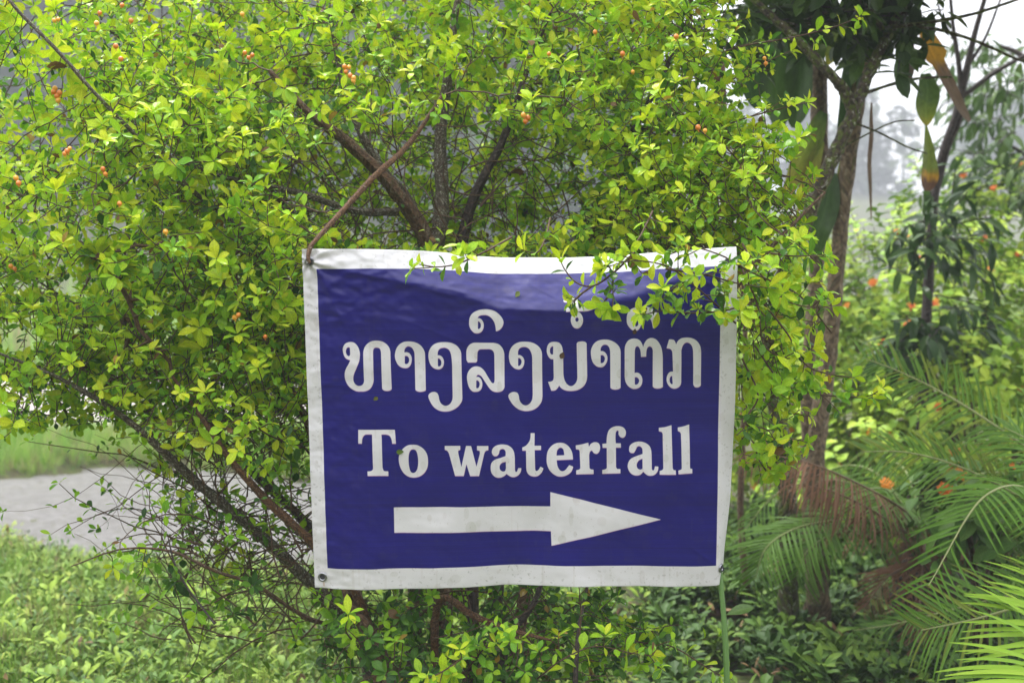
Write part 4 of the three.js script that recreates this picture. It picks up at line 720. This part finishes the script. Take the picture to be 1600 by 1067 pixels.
const plain = (c) => ramp([[0, c], [1, c]]);
const footOf = (x, y) => { const p = onGround(x, y); p.y = groundHeight(p.x, p.z) - 0.03; return p; };

{ // brown-stemmed tree with long strap leaves
  const f = footOf(1278, 990), T = thing('strap_leaf_tree', 'brown smooth-trunked tree with long drooping strap leaves beside the cycads', 'tree', null, V(f.x, 0, f.z)), o = T.position, d = 4.95;
  limb(T, 'trunk', [{ p: f, r: 0.0600 }, { p: at(1278, 930, d), r: 0.0496 }, { p: at(1272, 800, d), r: 0.0448 }, { p: at(1276, 690, d), r: 0.0400 }, { p: at(1294, 560, d), r: 0.0336 }, { p: at(1310, 400, d), r: 0.0320 }, { p: at(1322, 280, d), r: 0.0336 }, { p: at(1340, 160, d), r: 0.0336 }, { p: at(1356, 70, d), r: 0.0320 }, { p: at(1385, -60, d), r: 0.0288 }, { p: at(1400, -250, d), r: 0.0240 }], trunkBark, 12);
  limb(T, 'limb', [{ p: at(1262, 760, d + 0.05), r: 0.0208 }, { p: at(1262, 600, d + 0.1), r: 0.0288 }, { p: at(1276, 430, d + 0.1), r: 0.0304 }, { p: at(1281, 300, d + 0.1), r: 0.0336 }, { p: at(1280, 150, d + 0.1), r: 0.0352 }, { p: at(1272, 0, d + 0.1), r: 0.0320 }, { p: at(1262, -220, d), r: 0.0240 }], trunkBark, 12);
  const L = (name, pts, half, stops, opt = {}) => mesh(name, ribbon(pts.map(([x, y, dd]) => at(x, y, dd ?? d)), half, o, { color: ramp(stops), ...opt }), bigLeafMat, T);
  L('strap_leaf', [[1240, -10], [1222, 70], [1213, 140], [1218, 205]], 0.085, [[0, DEEP], [0.7, GREEN], [1, [0.09, 0.16, 0.04]]], { face: V(0.1, 0.3, 1) });
  L('strap_leaf', [[1262, 10], [1252, 90], [1248, 170], [1240, 200]], 0.06, [[0, DEEP], [1, GREEN]], { face: V(-0.5, 0.1, 1) });
  L('strap_leaf', [[1180, 20], [1165, 80], [1170, 130], [1182, 170]], 0.07, [[0, DEEP], [1, DEEP]], { face: V(0.3, 0.1, 1) });
  L('strap_leaf', [[1287, 175], [1268, 215], [1245, 262], [1225, 312]], 0.052, [[0, GREEN], [0.45, LIME], [0.8, [0.34, 0.33, 0.05]], [1, ORG]], { face: V(0.4, 0.2, 1) });
  L('strap_leaf', [[1284, 220], [1268, 260], [1256, 300], [1248, 330]], 0.036, [[0, LIME], [0.6, [0.36, 0.28, 0.04]], [1, [0.4, 0.2, 0.03]]], { face: V(0.2, 0, 1) });
  L('strap_leaf', [[1338, 205], [1326, 250], [1318, 290], [1312, 330]], 0.036, [[0, GREEN], [0.4, LIME], [0.9, YEL], [1, YEL]], { face: V(-0.5, 0, 1), fold: 0.6 });
  L('strap_leaf', [[1300, 270], [1292, 320], [1280, 360], [1278, 398]], 0.06, [[0, DEEP], [1, GREEN]], { face: V(-0.3, 0, 1) });
  L('strap_leaf', [[1322, -5], [1312, 40], [1300, 75], [1293, 102]], 0.045, [[0, GREEN], [0.8, LIME], [1, YEL]], { face: V(0.4, 0.2, 1) });
  L('strap_leaf', [[1290, 18], [1280, 50], [1277, 80], [1284, 100]], 0.045, [[0, LIME], [1, GREEN]], { face: V(-0.3, 0.2, 1) });
  L('strap_leaf', [[1330, 30], [1326, 100], [1320, 150], [1310, 210]], 0.05, [[0, DEEP], [1, DEEP]], { face: V(0.6, 0, 1) });
  L('strap_leaf', [[1408, 40], [1412, 90], [1408, 120], [1412, 150]], 0.05, [[0, DEEP], [1, GREEN]], { face: V(0.3, 0, 1) });
  L('strap_leaf', [[1446, 115], [1450, 145], [1447, 170], [1449, 196]], 0.05, [[0, GREEN], [0.5, [0.12, 0.2, 0.04]], [0.8, LIME], [1, YEL]], { face: V(-0.1, 0, 1) });
  L('strap_leaf', [[1447, 190], [1450, 225], [1452, 262], [1449, 298]], 0.05, [[0, LIME], [0.7, [0.2, 0.26, 0.04]], [0.8, ORG], [0.88, BRN], [1, BRN]], { face: V(0.1, 0, 1), shape: (t) => Math.pow(t, 0.8) * (t > 0.8 ? Math.sqrt((1.02 - t) / 0.22) : 1) });
  L('withered_leaf', [[1443, 36], [1452, 70], [1466, 100], [1485, 135], [1500, 166], [1516, 190]], 0.052, [[0, ORG], [0.36, ORG], [0.44, PBR], [1, [0.3, 0.22, 0.18]]], { face: V(0.1, 0.1, 1), fold: 0.35, shape: (t) => t < 0.35 ? Math.sin((0.25 + t * 2) * 1.6) : 0.62 * Math.pow(1.02 - (t - 0.35) / 0.65, 0.35) });
  L('withered_leaf', [[1362, 160], [1360, 210], [1358, 270], [1362, 345]], 0.014, [[0, PBR], [1, [0.3, 0.22, 0.17]]], { fold: 0.8, ripple: 0.3 });
  L('withered_leaf', [[1424, 30], [1418, 70], [1420, 105], [1416, 140]], 0.028, [[0, PBR], [1, [0.34, 0.25, 0.2]]], { fold: 0.8, ripple: 0.3 });
  L('withered_leaf', [[1126, 60], [1120, 120], [1124, 180], [1118, 232]], 0.04, [[0, BRN], [1, BRN]], { fold: 0.7, ripple: 0.3 });
  // the crown above: whorls of strap leaves and leafy shoots that keep the ground below in shade
  for (let i = 0; i < 46; i++) {
    const c = pick([at(1398, -330, d), at(1262, -330, d), at(1330, -400, d)]), a = rr(0, 6.28), l = rr(0.45, 0.9), e = rr(-0.1, 0.9), p1 = c.clone().add(V(Math.cos(a) * l * 0.4, l * 0.25 * e, Math.sin(a) * l * 0.4)), p2 = c.clone().add(V(Math.cos(a) * l * 0.8, l * 0.15 * e - 0.06, Math.sin(a) * l * 0.8)), p3 = c.clone().add(V(Math.cos(a) * l, -0.25 * l, Math.sin(a) * l));
    mesh('strap_leaf', ribbon([c, p1, p2, p3], rr(0.045, 0.07), o, { color: plain(pick([DEEP, GREEN])), face: V(0, 1, 0.1) }), bigLeafMat, T);
  }
}
{ // mossy forked tree, in front of the strap-leaf tree
  const f = footOf(1232, 990), T = thing('mossy_tree', 'mossy grey tree with lichen, forking high beside the strap leaves', 'tree', null, V(f.x, 0, f.z)), o = T.position, d = 4.8;
  limb(T, 'trunk', [{ p: f, r: 0.0468 }, { p: at(1232, 920, d + 0.1), r: 0.0390 }, { p: at(1231, 780, d), r: 0.0359 }, { p: at(1222, 680, d), r: 0.0312 }, { p: at(1206, 600, d), r: 0.0289 }, { p: at(1204, 520, d - 0.2), r: 0.0281 }, { p: at(1226, 425, d - 0.5), r: 0.0273 }, { p: at(1252, 365, d - 0.6), r: 0.0265 }, { p: at(1280, 295, d - 0.6), r: 0.0257 }, { p: at(1312, 225, d - 0.6), r: 0.0250 }, { p: at(1336, 172, d - 0.6), r: 0.0242 }], mossBark, 12, 0.3);
  limb(T, 'limb', [{ p: at(1336, 176, d - 0.6), r: 0.0218 }, { p: at(1318, 140, d - 0.62), r: 0.0187 }, { p: at(1280, 97, d - 0.65), r: 0.0164 }, { p: at(1236, 52, d - 0.65), r: 0.0148 }, { p: at(1200, 20, d - 0.65), r: 0.0133 }, { p: at(1150, -30, d - 0.65), r: 0.0109 }], mossBark, 10, 0.3);
  limb(T, 'limb', [{ p: at(1334, 176, d - 0.6), r: 0.0218 }, { p: at(1352, 130, d - 0.58), r: 0.0203 }, { p: at(1374, 82, d - 0.55), r: 0.0187 }, { p: at(1396, 40, d - 0.5), r: 0.0172 }, { p: at(1425, -20, d - 0.45), r: 0.0140 }, { p: at(1460, -120, d - 0.4), r: 0.0094 }], mossBark, 10, 0.3);
  const B = (l, r) => limb(T, 'branch', l.map(([x, y], i) => ({ p: at(x, y, d - 0.55 - i * 0.03), r: r * (1 - 0.6 * i / l.length) })), mossBark, 6, 0.2);
  B([[1340, 150], [1400, 130], [1440, 122], [1488, 120]], 0.007);
  B([[1396, 42], [1450, 35], [1520, 22], [1600, -4]], 0.008);
  B([[1430, 42], [1466, 46], [1520, 62], [1580, 88], [1620, 104]], 0.007);
  B([[1380, 46], [1362, 20], [1345, 0], [1338, -20]], 0.011);
  B([[1220, 36], [1270, 37], [1310, 36], [1355, 20]], 0.006);
  B([[1330, 190], [1370, 205], [1420, 230], [1450, 240]], 0.004);
  B([[1300, 240], [1345, 215], [1400, 190], [1430, 188]], 0.004);
  B([[1240, 40], [1290, 20], [1340, 15], [1390, 18]], 0.008);
  // crown above the frame, and twigs with small leaves at its lower rim
  const items = [], tw = [];
  for (let i = 0; i < 1040; i++) {
    const c = i < 1000 ? at(1400, -280, d - 0.3).add(V(rr(-0.9, 2.3), rr(-0.2, 0.7), rr(-1.1, 2.0))) : at(rr(1180, 1440), rr(-30, 36), d - rr(0.2, 0.6)), ax = randDir(), s = [{ p: c, r: 0.003 }];
    for (let k = 1; k < 6; k++) { ax.addScaledVector(randDir(), 0.25).normalize(); s.push({ p: s.at(-1).p.clone().addScaledVector(ax, 0.05), r: 0.0025 }); for (let q = 0; q < 4; q++) items.push({ m: leafMatrix(s.at(-1).p.clone().sub(o), randDir().add(V(0, -0.3, 0)), V(0, 1, 0.2).addScaledVector(randDir(), 0.5), rr(0.07, 0.14)), c: lin(...pick([[0.06, 0.12, 0.025], [0.09, 0.17, 0.03], [0.045, 0.09, 0.025]])) }); }
    const g = tube(s, 4); g.translate(-o.x, -o.y, -o.z); tw.push(g);
  }
  instanced('crown', SHRUB_LEAVES[2], leafMat(lin(1, 1, 1), { trans: 0.25 }), items, T);
  mesh('twigs', mergeGeometries(tw), darkBark, T).userData.kind = 'stuff';
}
{ // slim stick between the weeds
  const f = footOf(1168, 948), T = thing('slender_sapling', 'thin bare sapling stem beside the banner edge', 'sapling', null, V(f.x, 0, f.z));
  limb(T, 'stem', [{ p: f, r: 0.019 }, { p: at(1167, 920, 5.25), r: 0.018 }, { p: at(1158, 820, 5.25), r: 0.014 }, { p: at(1160, 700, 5.25), r: 0.013 }, { p: at(1166, 580, 5.25), r: 0.012 }, { p: at(1160, 420, 5.2), r: 0.009 }], brownBark, 8);
}
const lance = blade({ half: 0.14, shape: (t) => Math.pow(Math.sin(Math.PI * Math.pow(t, 0.85)), 0.9), segs: 6, fold: 0.25, curl: 0.7 });
function leafyTree(name, label, foot, limbs, mat, shoots, tones, size, group) {
  const T = thing(name, label, 'tree', group, V(foot.x, 0, foot.z)), o = T.position, items = [], tw = [];
  limbs.forEach((l, i) => limb(T, i ? 'limb' : 'trunk', l, mat, 8, 0.1));
  for (const [c, axis, n] of shoots) {
    const s = [{ p: c.clone(), r: 0.004 }], ax = axis.clone().normalize();
    for (let k = 0; k < n; k++) { ax.add(V(0, -0.06, 0)).addScaledVector(randDir(), 0.15).normalize(); s.push({ p: s.at(-1).p.clone().addScaledVector(ax, 0.035), r: 0.003 }); const out = randDir(); items.push({ m: leafMatrix(s.at(-1).p.clone().sub(o), out.add(ax).add(V(0, -0.35, 0)), V(0, 1, 0.25).addScaledVector(randDir(), 0.4), size * rr(0.7, 1.15)), c: lin(...pick(tones)) }); }
    const g = tube(s, 4); g.translate(-o.x, -o.y, -o.z); tw.push(g);
  }
  instanced('crown', lance, leafMat(lin(1, 1, 1), { trans: 0.3, coat: 0.4 }), items, T);
  mesh('twigs', mergeGeometries(tw), mat, T).userData.kind = 'stuff';
}
{
  const d = 6.0, f = footOf(1440, 888), A = (l) => l.map(([x, y, r, dd]) => ({ p: at(x, y, dd ?? d), r }));
  const shoots = [];
  for (let i = 0; i < 34; i++) shoots.push([at(1452 + rr(-16, 16), rr(335, 570), d - 0.1), V(rr(-1, 1), rr(0, 0.5), rr(0, 0.9)), 7 + Math.floor(rnd() * 4)]);
  leafyTree('young_tree', 'dark slender young tree with drooping leaves rising out of the orange-flowered bushes', f,
    [[{ p: f, r: 0.032 }, ...A([[1440, 700, 0.028], [1446, 560, 0.027], [1452, 430, 0.026], [1460, 320, 0.022], [1472, 245, 0.019], [1496, 175, 0.02], [1512, 105, 0.018], [1526, 45, 0.014], [1548, -30, 0.01]])],
      A([[1462, 310, 0.016], [1482, 230, 0.016], [1502, 178, 0.016], [1500, 110, 0.013], [1490, 40, 0.01], [1484, -30, 0.007]]), A([[1506, 150, 0.013], [1545, 120, 0.012], [1600, 88, 0.010], [1680, 50, 0.007]]), A([[1512, 105, 0.01], [1540, 60, 0.008], [1560, 10, 0.006], [1575, -30, 0.004]]), A([[1490, 60, 0.007], [1470, 20, 0.005], [1462, -30, 0.003]])],
    darkBark, shoots, [[0.05, 0.11, 0.03], [0.07, 0.15, 0.035], [0.04, 0.09, 0.03], [0.09, 0.18, 0.04]], 0.15);
  const d2 = 7.4, f2 = footOf(1660, 800), sh2 = [];
  for (let i = 0; i < 75; i++) sh2.push([at(rr(1500, 1650), rr(70, 300), d2 + rr(-0.4, 0.4)), V(rr(-1, 0.4), rr(-0.3, 0.3), rr(-0.4, 0.6)), 8]);
  leafyTree('feathery_tree', 'pale feathery tree with hanging leaf sprays fading into the mist', f2, [[{ p: f2, r: 0.06 }, ...[[1664, 600, 0.05], [1650, 400, 0.045], [1640, 200, 0.035], [1600, 90, 0.02], [1560, 70, 0.01]].map(([x, y, r]) => ({ p: at(x, y, d2), r }))], [[1645, 300, 0.02], [1600, 240, 0.012], [1550, 215, 0.006]].map(([x, y, r]) => ({ p: at(x, y, d2), r }))],
    darkBark, sh2, [[0.10, 0.19, 0.05], [0.13, 0.22, 0.05], [0.08, 0.15, 0.045]], 0.13);
}
// ---------------------------------------------------------------- orange-flowered bushes
const ovate = blade({ half: 0.31, shape: (t) => Math.pow(Math.sin(Math.PI * Math.pow(t, 0.75)), 0.8), segs: 5, fold: 0.25, curl: 0.5, wave: 0.08 });
const flowerHead = (() => {
  const parts = [];
  for (let i = 0; i < 16; i++) { const a = i * 2.4, r = 0.017 * Math.sqrt(i / 16), n = V(Math.cos(a) * r * 42, 1, Math.sin(a) * r * 42).normalize(), p = V(Math.cos(a) * r, 0.006 - r * r * 20, Math.sin(a) * r); for (let k = 0; k < 4; k++) { const b = k * 1.57 + a, g = blade({ len: 0.0065, half: 0.42, segs: 3, curl: 0.3, fold: 0.1, stalk: 0 }); g.applyMatrix4(leafMatrix(p, V(Math.cos(b), 0.25, Math.sin(b)).addScaledVector(n, 0.2), n, 1)); parts.push(g); } }
  const c = new THREE.ConeGeometry(0.006, 0.03, 6); c.rotateX(Math.PI); c.translate(0, -0.014, 0); parts.push(c); return mergeGeometries(parts);
})();
const flowerMats = [[0.85, 0.20, 0.015], [0.80, 0.14, 0.015], [0.88, 0.30, 0.02]].map((c) => new THREE.MeshStandardMaterial({ color: lin(...c), roughness: 0.6, side: THREE.DoubleSide }));
function bush(label, c, r, shoots, tones, size, flowers, spots = []) {
  const foot = V(c.x, groundHeight(c.x, c.z) - 0.02, c.z), T = thing('orange_flower_bush', label, 'bush', 'orange-flowered bushes behind the trees', V(foot.x, 0, foot.z)), o = T.position, items = [], tw = [], outer = [];
  for (let i = 0; i < 7; i++) { const d = randDir(); d.y = Math.abs(d.y); limb(T, 'stem', [{ p: foot.clone().add(V(rr(-0.06, 0.06), 0, rr(-0.06, 0.06))), r: 0.012 }, { p: foot.clone().lerp(V(c.x + d.x * r[0] * 0.4, c.y, c.z + d.z * r[2] * 0.4), 0.6), r: 0.009 }, { p: V(c.x + d.x * r[0] * 0.8, c.y + d.y * r[1] * 0.7, c.z + d.z * r[2] * 0.8), r: 0.004 }], brownBark, 6); }
  for (let i = 0; i < shoots; i++) {
    const d = randDir(), k = Math.pow(rr(0.25, 1), 1 / 3) * (1 + 0.22 * n3(d.x * 2 + c.x, d.y * 2, d.z * 2)), p = V(c.x + d.x * r[0] * k, c.y + d.y * r[1] * k, c.z + d.z * r[2] * k); if (p.y < 0.1) continue;
    const ax = d.clone().add(V(0, 0.7, 0)).addScaledVector(randDir(), 0.5).normalize(), s = [{ p: p.clone(), r: 0.0025 }]; let turn = rr(0, 3);
    const u = V(0.31, 0.2, 0.93).cross(ax).normalize(), w = ax.clone().cross(u);
    for (let q = 0; q < 4; q++) { s.push({ p: s.at(-1).p.clone().addScaledVector(ax, 0.035), r: 0.002 }); for (const h of [0, Math.PI]) { const out = u.clone().multiplyScalar(Math.cos(turn + h)).addScaledVector(w, Math.sin(turn + h)); items.push({ m: leafMatrix(s.at(-1).p.clone().sub(o), out.addScaledVector(ax, 0.35).add(V(0, rr(-0.3, 0.2), 0)), ax.clone().add(V(0, 0.8, 0.2)).addScaledVector(randDir(), 0.3), size * rr(0.65, 1.15)), c: lin(...pick(tones)) }); } turn += 1.57; }
    const g = tube(s, 4); g.translate(-o.x, -o.y, -o.z); tw.push(g); if (p.z > c.z - r[2] * 0.1) outer.push([s.at(-1).p.clone(), ax]);
  }
  const put = (p, ax) => { const h = mesh('flower_head', flowerHead, pick(flowerMats), T); h.position.copy(p).sub(o); h.quaternion.setFromUnitVectors(Yup, ax); h.scale.setScalar(rr(1.0, 1.6)); };
  for (let i = 0; i < flowers && outer.length; i++) { const [p, ax] = outer.splice(Math.floor(rnd() * outer.length), 1)[0]; put(p.addScaledVector(ax, 0.025), ax); }
  for (const [p, ax] of spots) put(p, ax);
  instanced('foliage', ovate, herbMat, items, T);
  mesh('twigs', mergeGeometries(tw), brownBark, T).userData.kind = 'stuff';
}
const LT = [[0.34, 0.54, 0.045], [0.42, 0.61, 0.055], [0.24, 0.43, 0.04], [0.50, 0.65, 0.065]];
bush('orange-flowered bush behind the dark slender young tree', at(1420, 575, 6.9), [0.75, 0.85, 0.5], 520, LT, 0.07, 46);
bush('bright orange-flowered bush at the misty edge of the clearing', at(1580, 465, 7.6), [0.85, 0.85, 0.55], 620, LT, 0.075, 40);
bush('orange-flowered bush showing between the mossy trunk and the banner edge', at(1235, 600, 7.3), [0.65, 0.9, 0.5], 460, LT, 0.07, 30);
bush('low orange-flowered bush behind the feathery cycad fronds', at(1540, 640, 6.0), [0.5, 0.45, 0.4], 260, LT, 0.065, 14);
bush('small broad-leaved bush with two orange flower heads between the fronds', at(1540, 805, 4.5), [0.17, 0.15, 0.14], 34, [[0.12, 0.25, 0.05], [0.16, 0.3, 0.06]], 0.085, 0, [[at(1500, 742, 4.42), V(0, 0.6, 0.8).normalize()], [at(1477, 765, 4.4), V(-0.2, 0.5, 0.8).normalize()], [at(1386, 757, 4.9), V(0, 0.6, 0.8).normalize()]]);
bush('low bush filling the gap behind the cycads and the brown fronds', at(1390, 760, 6.3), [0.6, 0.5, 0.4], 190, LT, 0.075, 5);

// ---------------------------------------------------------------- cycads
const leaflet = blade({ half: 0.026, shape: (t) => Math.pow(Math.sin(Math.PI * Math.pow(t, 0.6)), 0.5), segs: 6, fold: 0.5, curl: 0.55, stalk: 0 });
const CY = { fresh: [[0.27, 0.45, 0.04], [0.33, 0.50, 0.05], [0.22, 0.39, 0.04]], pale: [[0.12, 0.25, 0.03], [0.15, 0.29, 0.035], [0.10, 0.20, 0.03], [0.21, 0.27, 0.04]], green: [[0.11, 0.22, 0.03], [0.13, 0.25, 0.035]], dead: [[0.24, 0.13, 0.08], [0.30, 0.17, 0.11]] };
const cyMats = Object.fromEntries(Object.entries(CY).map(([k, v]) => [k, v.map((c) => leafMat(lin(...c), { trans: k === 'dead' ? 0.1 : 0.25, coat: k === 'dead' ? 0.02 : 0.16, coatRough: 0.25, map: null }))]));
const rachisMat = { fresh: [0.25, 0.32, 0.08], pale: [0.30, 0.32, 0.13], green: [0.22, 0.26, 0.08], dead: [0.22, 0.13, 0.08] };
function frond(T, pts, len, n, kind, { own = false, droop = 0.25, up = V(0, 1, 0.25), open = 1 } = {}) {
  const o = T.position, s = catmull(pts.map((p, i) => ({ p, r: lerp(0.0065, 0.0016, i / (pts.length - 1)) })), 36);
  const f = mesh('frond', tube(s, 6, 0, o), new THREE.MeshStandardMaterial({ color: lin(...rachisMat[kind]), roughness: 0.6 }), T), geos = [];
  if (kind === 'dead') f.userData.label = 'withered brown frond';
  for (let i = 0; i < n; i++) {
    const t = 0.06 + 0.93 * i / (n - 1), x = t * 36, k = Math.min(35, Math.floor(x)), p = s[k].p.clone().lerp(s[k + 1].p, x - k), tan = s[k + 1].p.clone().sub(s[k].p).normalize(), nn = up.clone().addScaledVector(tan, -up.dot(tan)).normalize(), side = tan.clone().cross(nn);
    const L = len * (0.35 + 0.75 * Math.pow(Math.sin(Math.PI * (0.12 + 0.8 * t)), 0.8)) * rr(0.85, 1.08);
    for (const h of [-1, 1]) {
      if (rnd() < 0.06) continue;
      const dir = side.clone().multiplyScalar(h * open).addScaledVector(tan, lerp(0.35, 1.1, t)).addScaledVector(nn, 0.28).add(V(0, -droop * rr(0.6, 1.3), 0))
        .addScaledVector(randDir(), rnd() < 0.08 ? 0.4 : 0.11);
      const m = leafMatrix(p.clone().sub(o), dir, nn.clone().addScaledVector(side, -h * 0.5)
        .addScaledVector(randDir(), 0.1), L, kind === 'fresh' ? 1.3 : 1);
      if (own) { const q = mesh('leaflet', leaflet, pick(cyMats[kind]), f); m.decompose(q.position, q.quaternion, q.scale); } else { const g = leaflet.clone(); g.applyMatrix4(m); geos.push(g); }
    }
  }
  if (geos.length) mesh('leaflets', mergeGeometries(geos), cyMats[kind][0], f).userData.kind = 'stuff';
}
{
  const bark2 = bark(barkTex([0.30, 0.22, 0.16], [0.13, 0.10, 0.08], [[[0.4, 0.33, 0.25], 53, 0.4]], 0.6), 3, 0.02);
  const F_ = (l) => l.map(([x, y, d]) => at(x, y, d));
  // near cycad: crown just beyond the frame
  const f1 = at(1690, 900, 4.0), T1 = thing('cycad', 'cycad with pale feathery fronds and fresh bright ones reaching over the weeds', 'cycad', 'cycads under the trees', V(f1.x, 0, f1.z));
  mesh('trunk', tube(catmull([{ p: V(f1.x, -0.05, f1.z), r: 0.11 }, { p: V(f1.x, 0.3, f1.z), r: 0.1 }, { p: V(f1.x + 0.02, f1.y + 0.05, f1.z), r: 0.07 }], 20), 12, 0.4, T1.position), bark2, T1);
  frond(T1, F_([[1690, 800, 4.1], [1640, 730, 4.15], [1560, 668, 4.2], [1470, 612, 4.25], [1400, 578, 4.3], [1352, 560, 4.35]]), 0.17, 54, 'pale', { own: true, droop: 0.2, up: V(-0.25, 0.75, 0.65) });
  frond(T1, F_([[1690, 850, 4.05], [1630, 800, 4.1], [1560, 757, 4.15], [1480, 722, 4.2], [1410, 706, 4.25], [1345, 706, 4.3]]), 0.185, 54, 'pale', { own: true, droop: 0.22, up: V(-0.1, 0.8, 0.6) });
  frond(T1, F_([[1690, 830, 3.9], [1650, 740, 3.9], [1610, 690, 3.95], [1570, 668, 4.0]]), 0.22, 34, 'pale', { droop: 0.2 });
  frond(T1, F_([[1700, 900, 3.95], [1640, 925, 3.7], [1590, 948, 3.55], [1530, 966, 3.5], [1475, 978, 3.5], [1440, 985, 3.52]]), 0.2, 30, 'pale', { own: true, droop: 0.05, up: V(-0.2, 0.6, 0.8) });
  frond(T1, F_([[1720, 950, 3.8], [1670, 985, 3.35], [1630, 1030, 3.15], [1612, 1080, 3.05], [1605, 1150, 3.0], [1605, 1210, 3.0]]), 0.22, 40, 'fresh', { own: true, droop: -0.12, up: V(-0.5, 0.3, 1) });
  frond(T1, F_([[1720, 915, 3.8], [1685, 930, 3.5], [1655, 960, 3.3], [1632, 1010, 3.2], [1625, 1070, 3.15]]), 0.22, 34, 'fresh', { droop: -0.05, up: V(-0.3, 0.5, 0.9) });
  frond(T1, F_([[1700, 950, 4.1], [1600, 930, 4.2], [1500, 950, 4.3], [1400, 975, 4.35], [1335, 985, 4.4]]), 0.15, 44, 'pale', { droop: 0.25 });
  for (let i = 0; i < 9; i++) { const a = -0.9 + i * 0.42, l = rr(0.7, 0.95); frond(T1, [f1, f1.clone().add(V(Math.cos(a) * l * 0.4, 0.32, Math.sin(a) * l * 0.4)), f1.clone().add(V(Math.cos(a) * l * 0.75, 0.34, Math.sin(a) * l * 0.75)), f1.clone().add(V(Math.cos(a) * l * 1.1, 0.12, Math.sin(a) * l * 1.1))], 0.2, 40, 'pale'); }
  // shaded cycad between the trunks
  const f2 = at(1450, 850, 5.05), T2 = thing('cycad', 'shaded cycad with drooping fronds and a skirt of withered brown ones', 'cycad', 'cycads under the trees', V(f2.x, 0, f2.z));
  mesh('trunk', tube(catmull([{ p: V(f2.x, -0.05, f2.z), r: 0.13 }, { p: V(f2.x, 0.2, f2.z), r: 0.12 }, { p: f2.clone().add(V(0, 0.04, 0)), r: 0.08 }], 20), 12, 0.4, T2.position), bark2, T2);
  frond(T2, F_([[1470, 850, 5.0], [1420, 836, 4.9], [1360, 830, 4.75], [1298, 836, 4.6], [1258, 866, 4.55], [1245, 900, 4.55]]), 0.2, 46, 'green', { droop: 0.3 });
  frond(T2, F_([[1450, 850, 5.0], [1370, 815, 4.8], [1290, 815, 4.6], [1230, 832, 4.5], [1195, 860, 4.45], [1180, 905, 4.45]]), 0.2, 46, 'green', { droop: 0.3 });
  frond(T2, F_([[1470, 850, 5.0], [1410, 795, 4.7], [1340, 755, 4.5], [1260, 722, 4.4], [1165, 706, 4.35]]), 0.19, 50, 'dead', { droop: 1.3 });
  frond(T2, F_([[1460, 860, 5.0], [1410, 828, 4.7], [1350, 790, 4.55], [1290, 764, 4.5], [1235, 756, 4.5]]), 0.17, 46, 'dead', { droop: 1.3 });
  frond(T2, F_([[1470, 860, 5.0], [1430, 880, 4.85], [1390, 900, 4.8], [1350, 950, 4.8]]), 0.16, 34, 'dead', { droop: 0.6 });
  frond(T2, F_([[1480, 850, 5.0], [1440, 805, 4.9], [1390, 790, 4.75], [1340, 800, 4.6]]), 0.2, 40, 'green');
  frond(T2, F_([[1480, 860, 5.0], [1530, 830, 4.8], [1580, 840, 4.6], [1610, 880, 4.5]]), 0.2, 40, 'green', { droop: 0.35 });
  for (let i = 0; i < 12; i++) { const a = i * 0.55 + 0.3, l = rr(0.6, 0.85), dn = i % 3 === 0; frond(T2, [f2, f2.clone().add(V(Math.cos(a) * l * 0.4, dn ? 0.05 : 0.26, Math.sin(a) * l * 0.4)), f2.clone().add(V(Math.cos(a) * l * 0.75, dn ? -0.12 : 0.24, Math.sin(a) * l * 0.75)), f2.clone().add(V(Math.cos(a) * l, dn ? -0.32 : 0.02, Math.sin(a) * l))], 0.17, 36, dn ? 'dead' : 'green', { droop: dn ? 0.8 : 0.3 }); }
}
renderer.render(scene, camera);
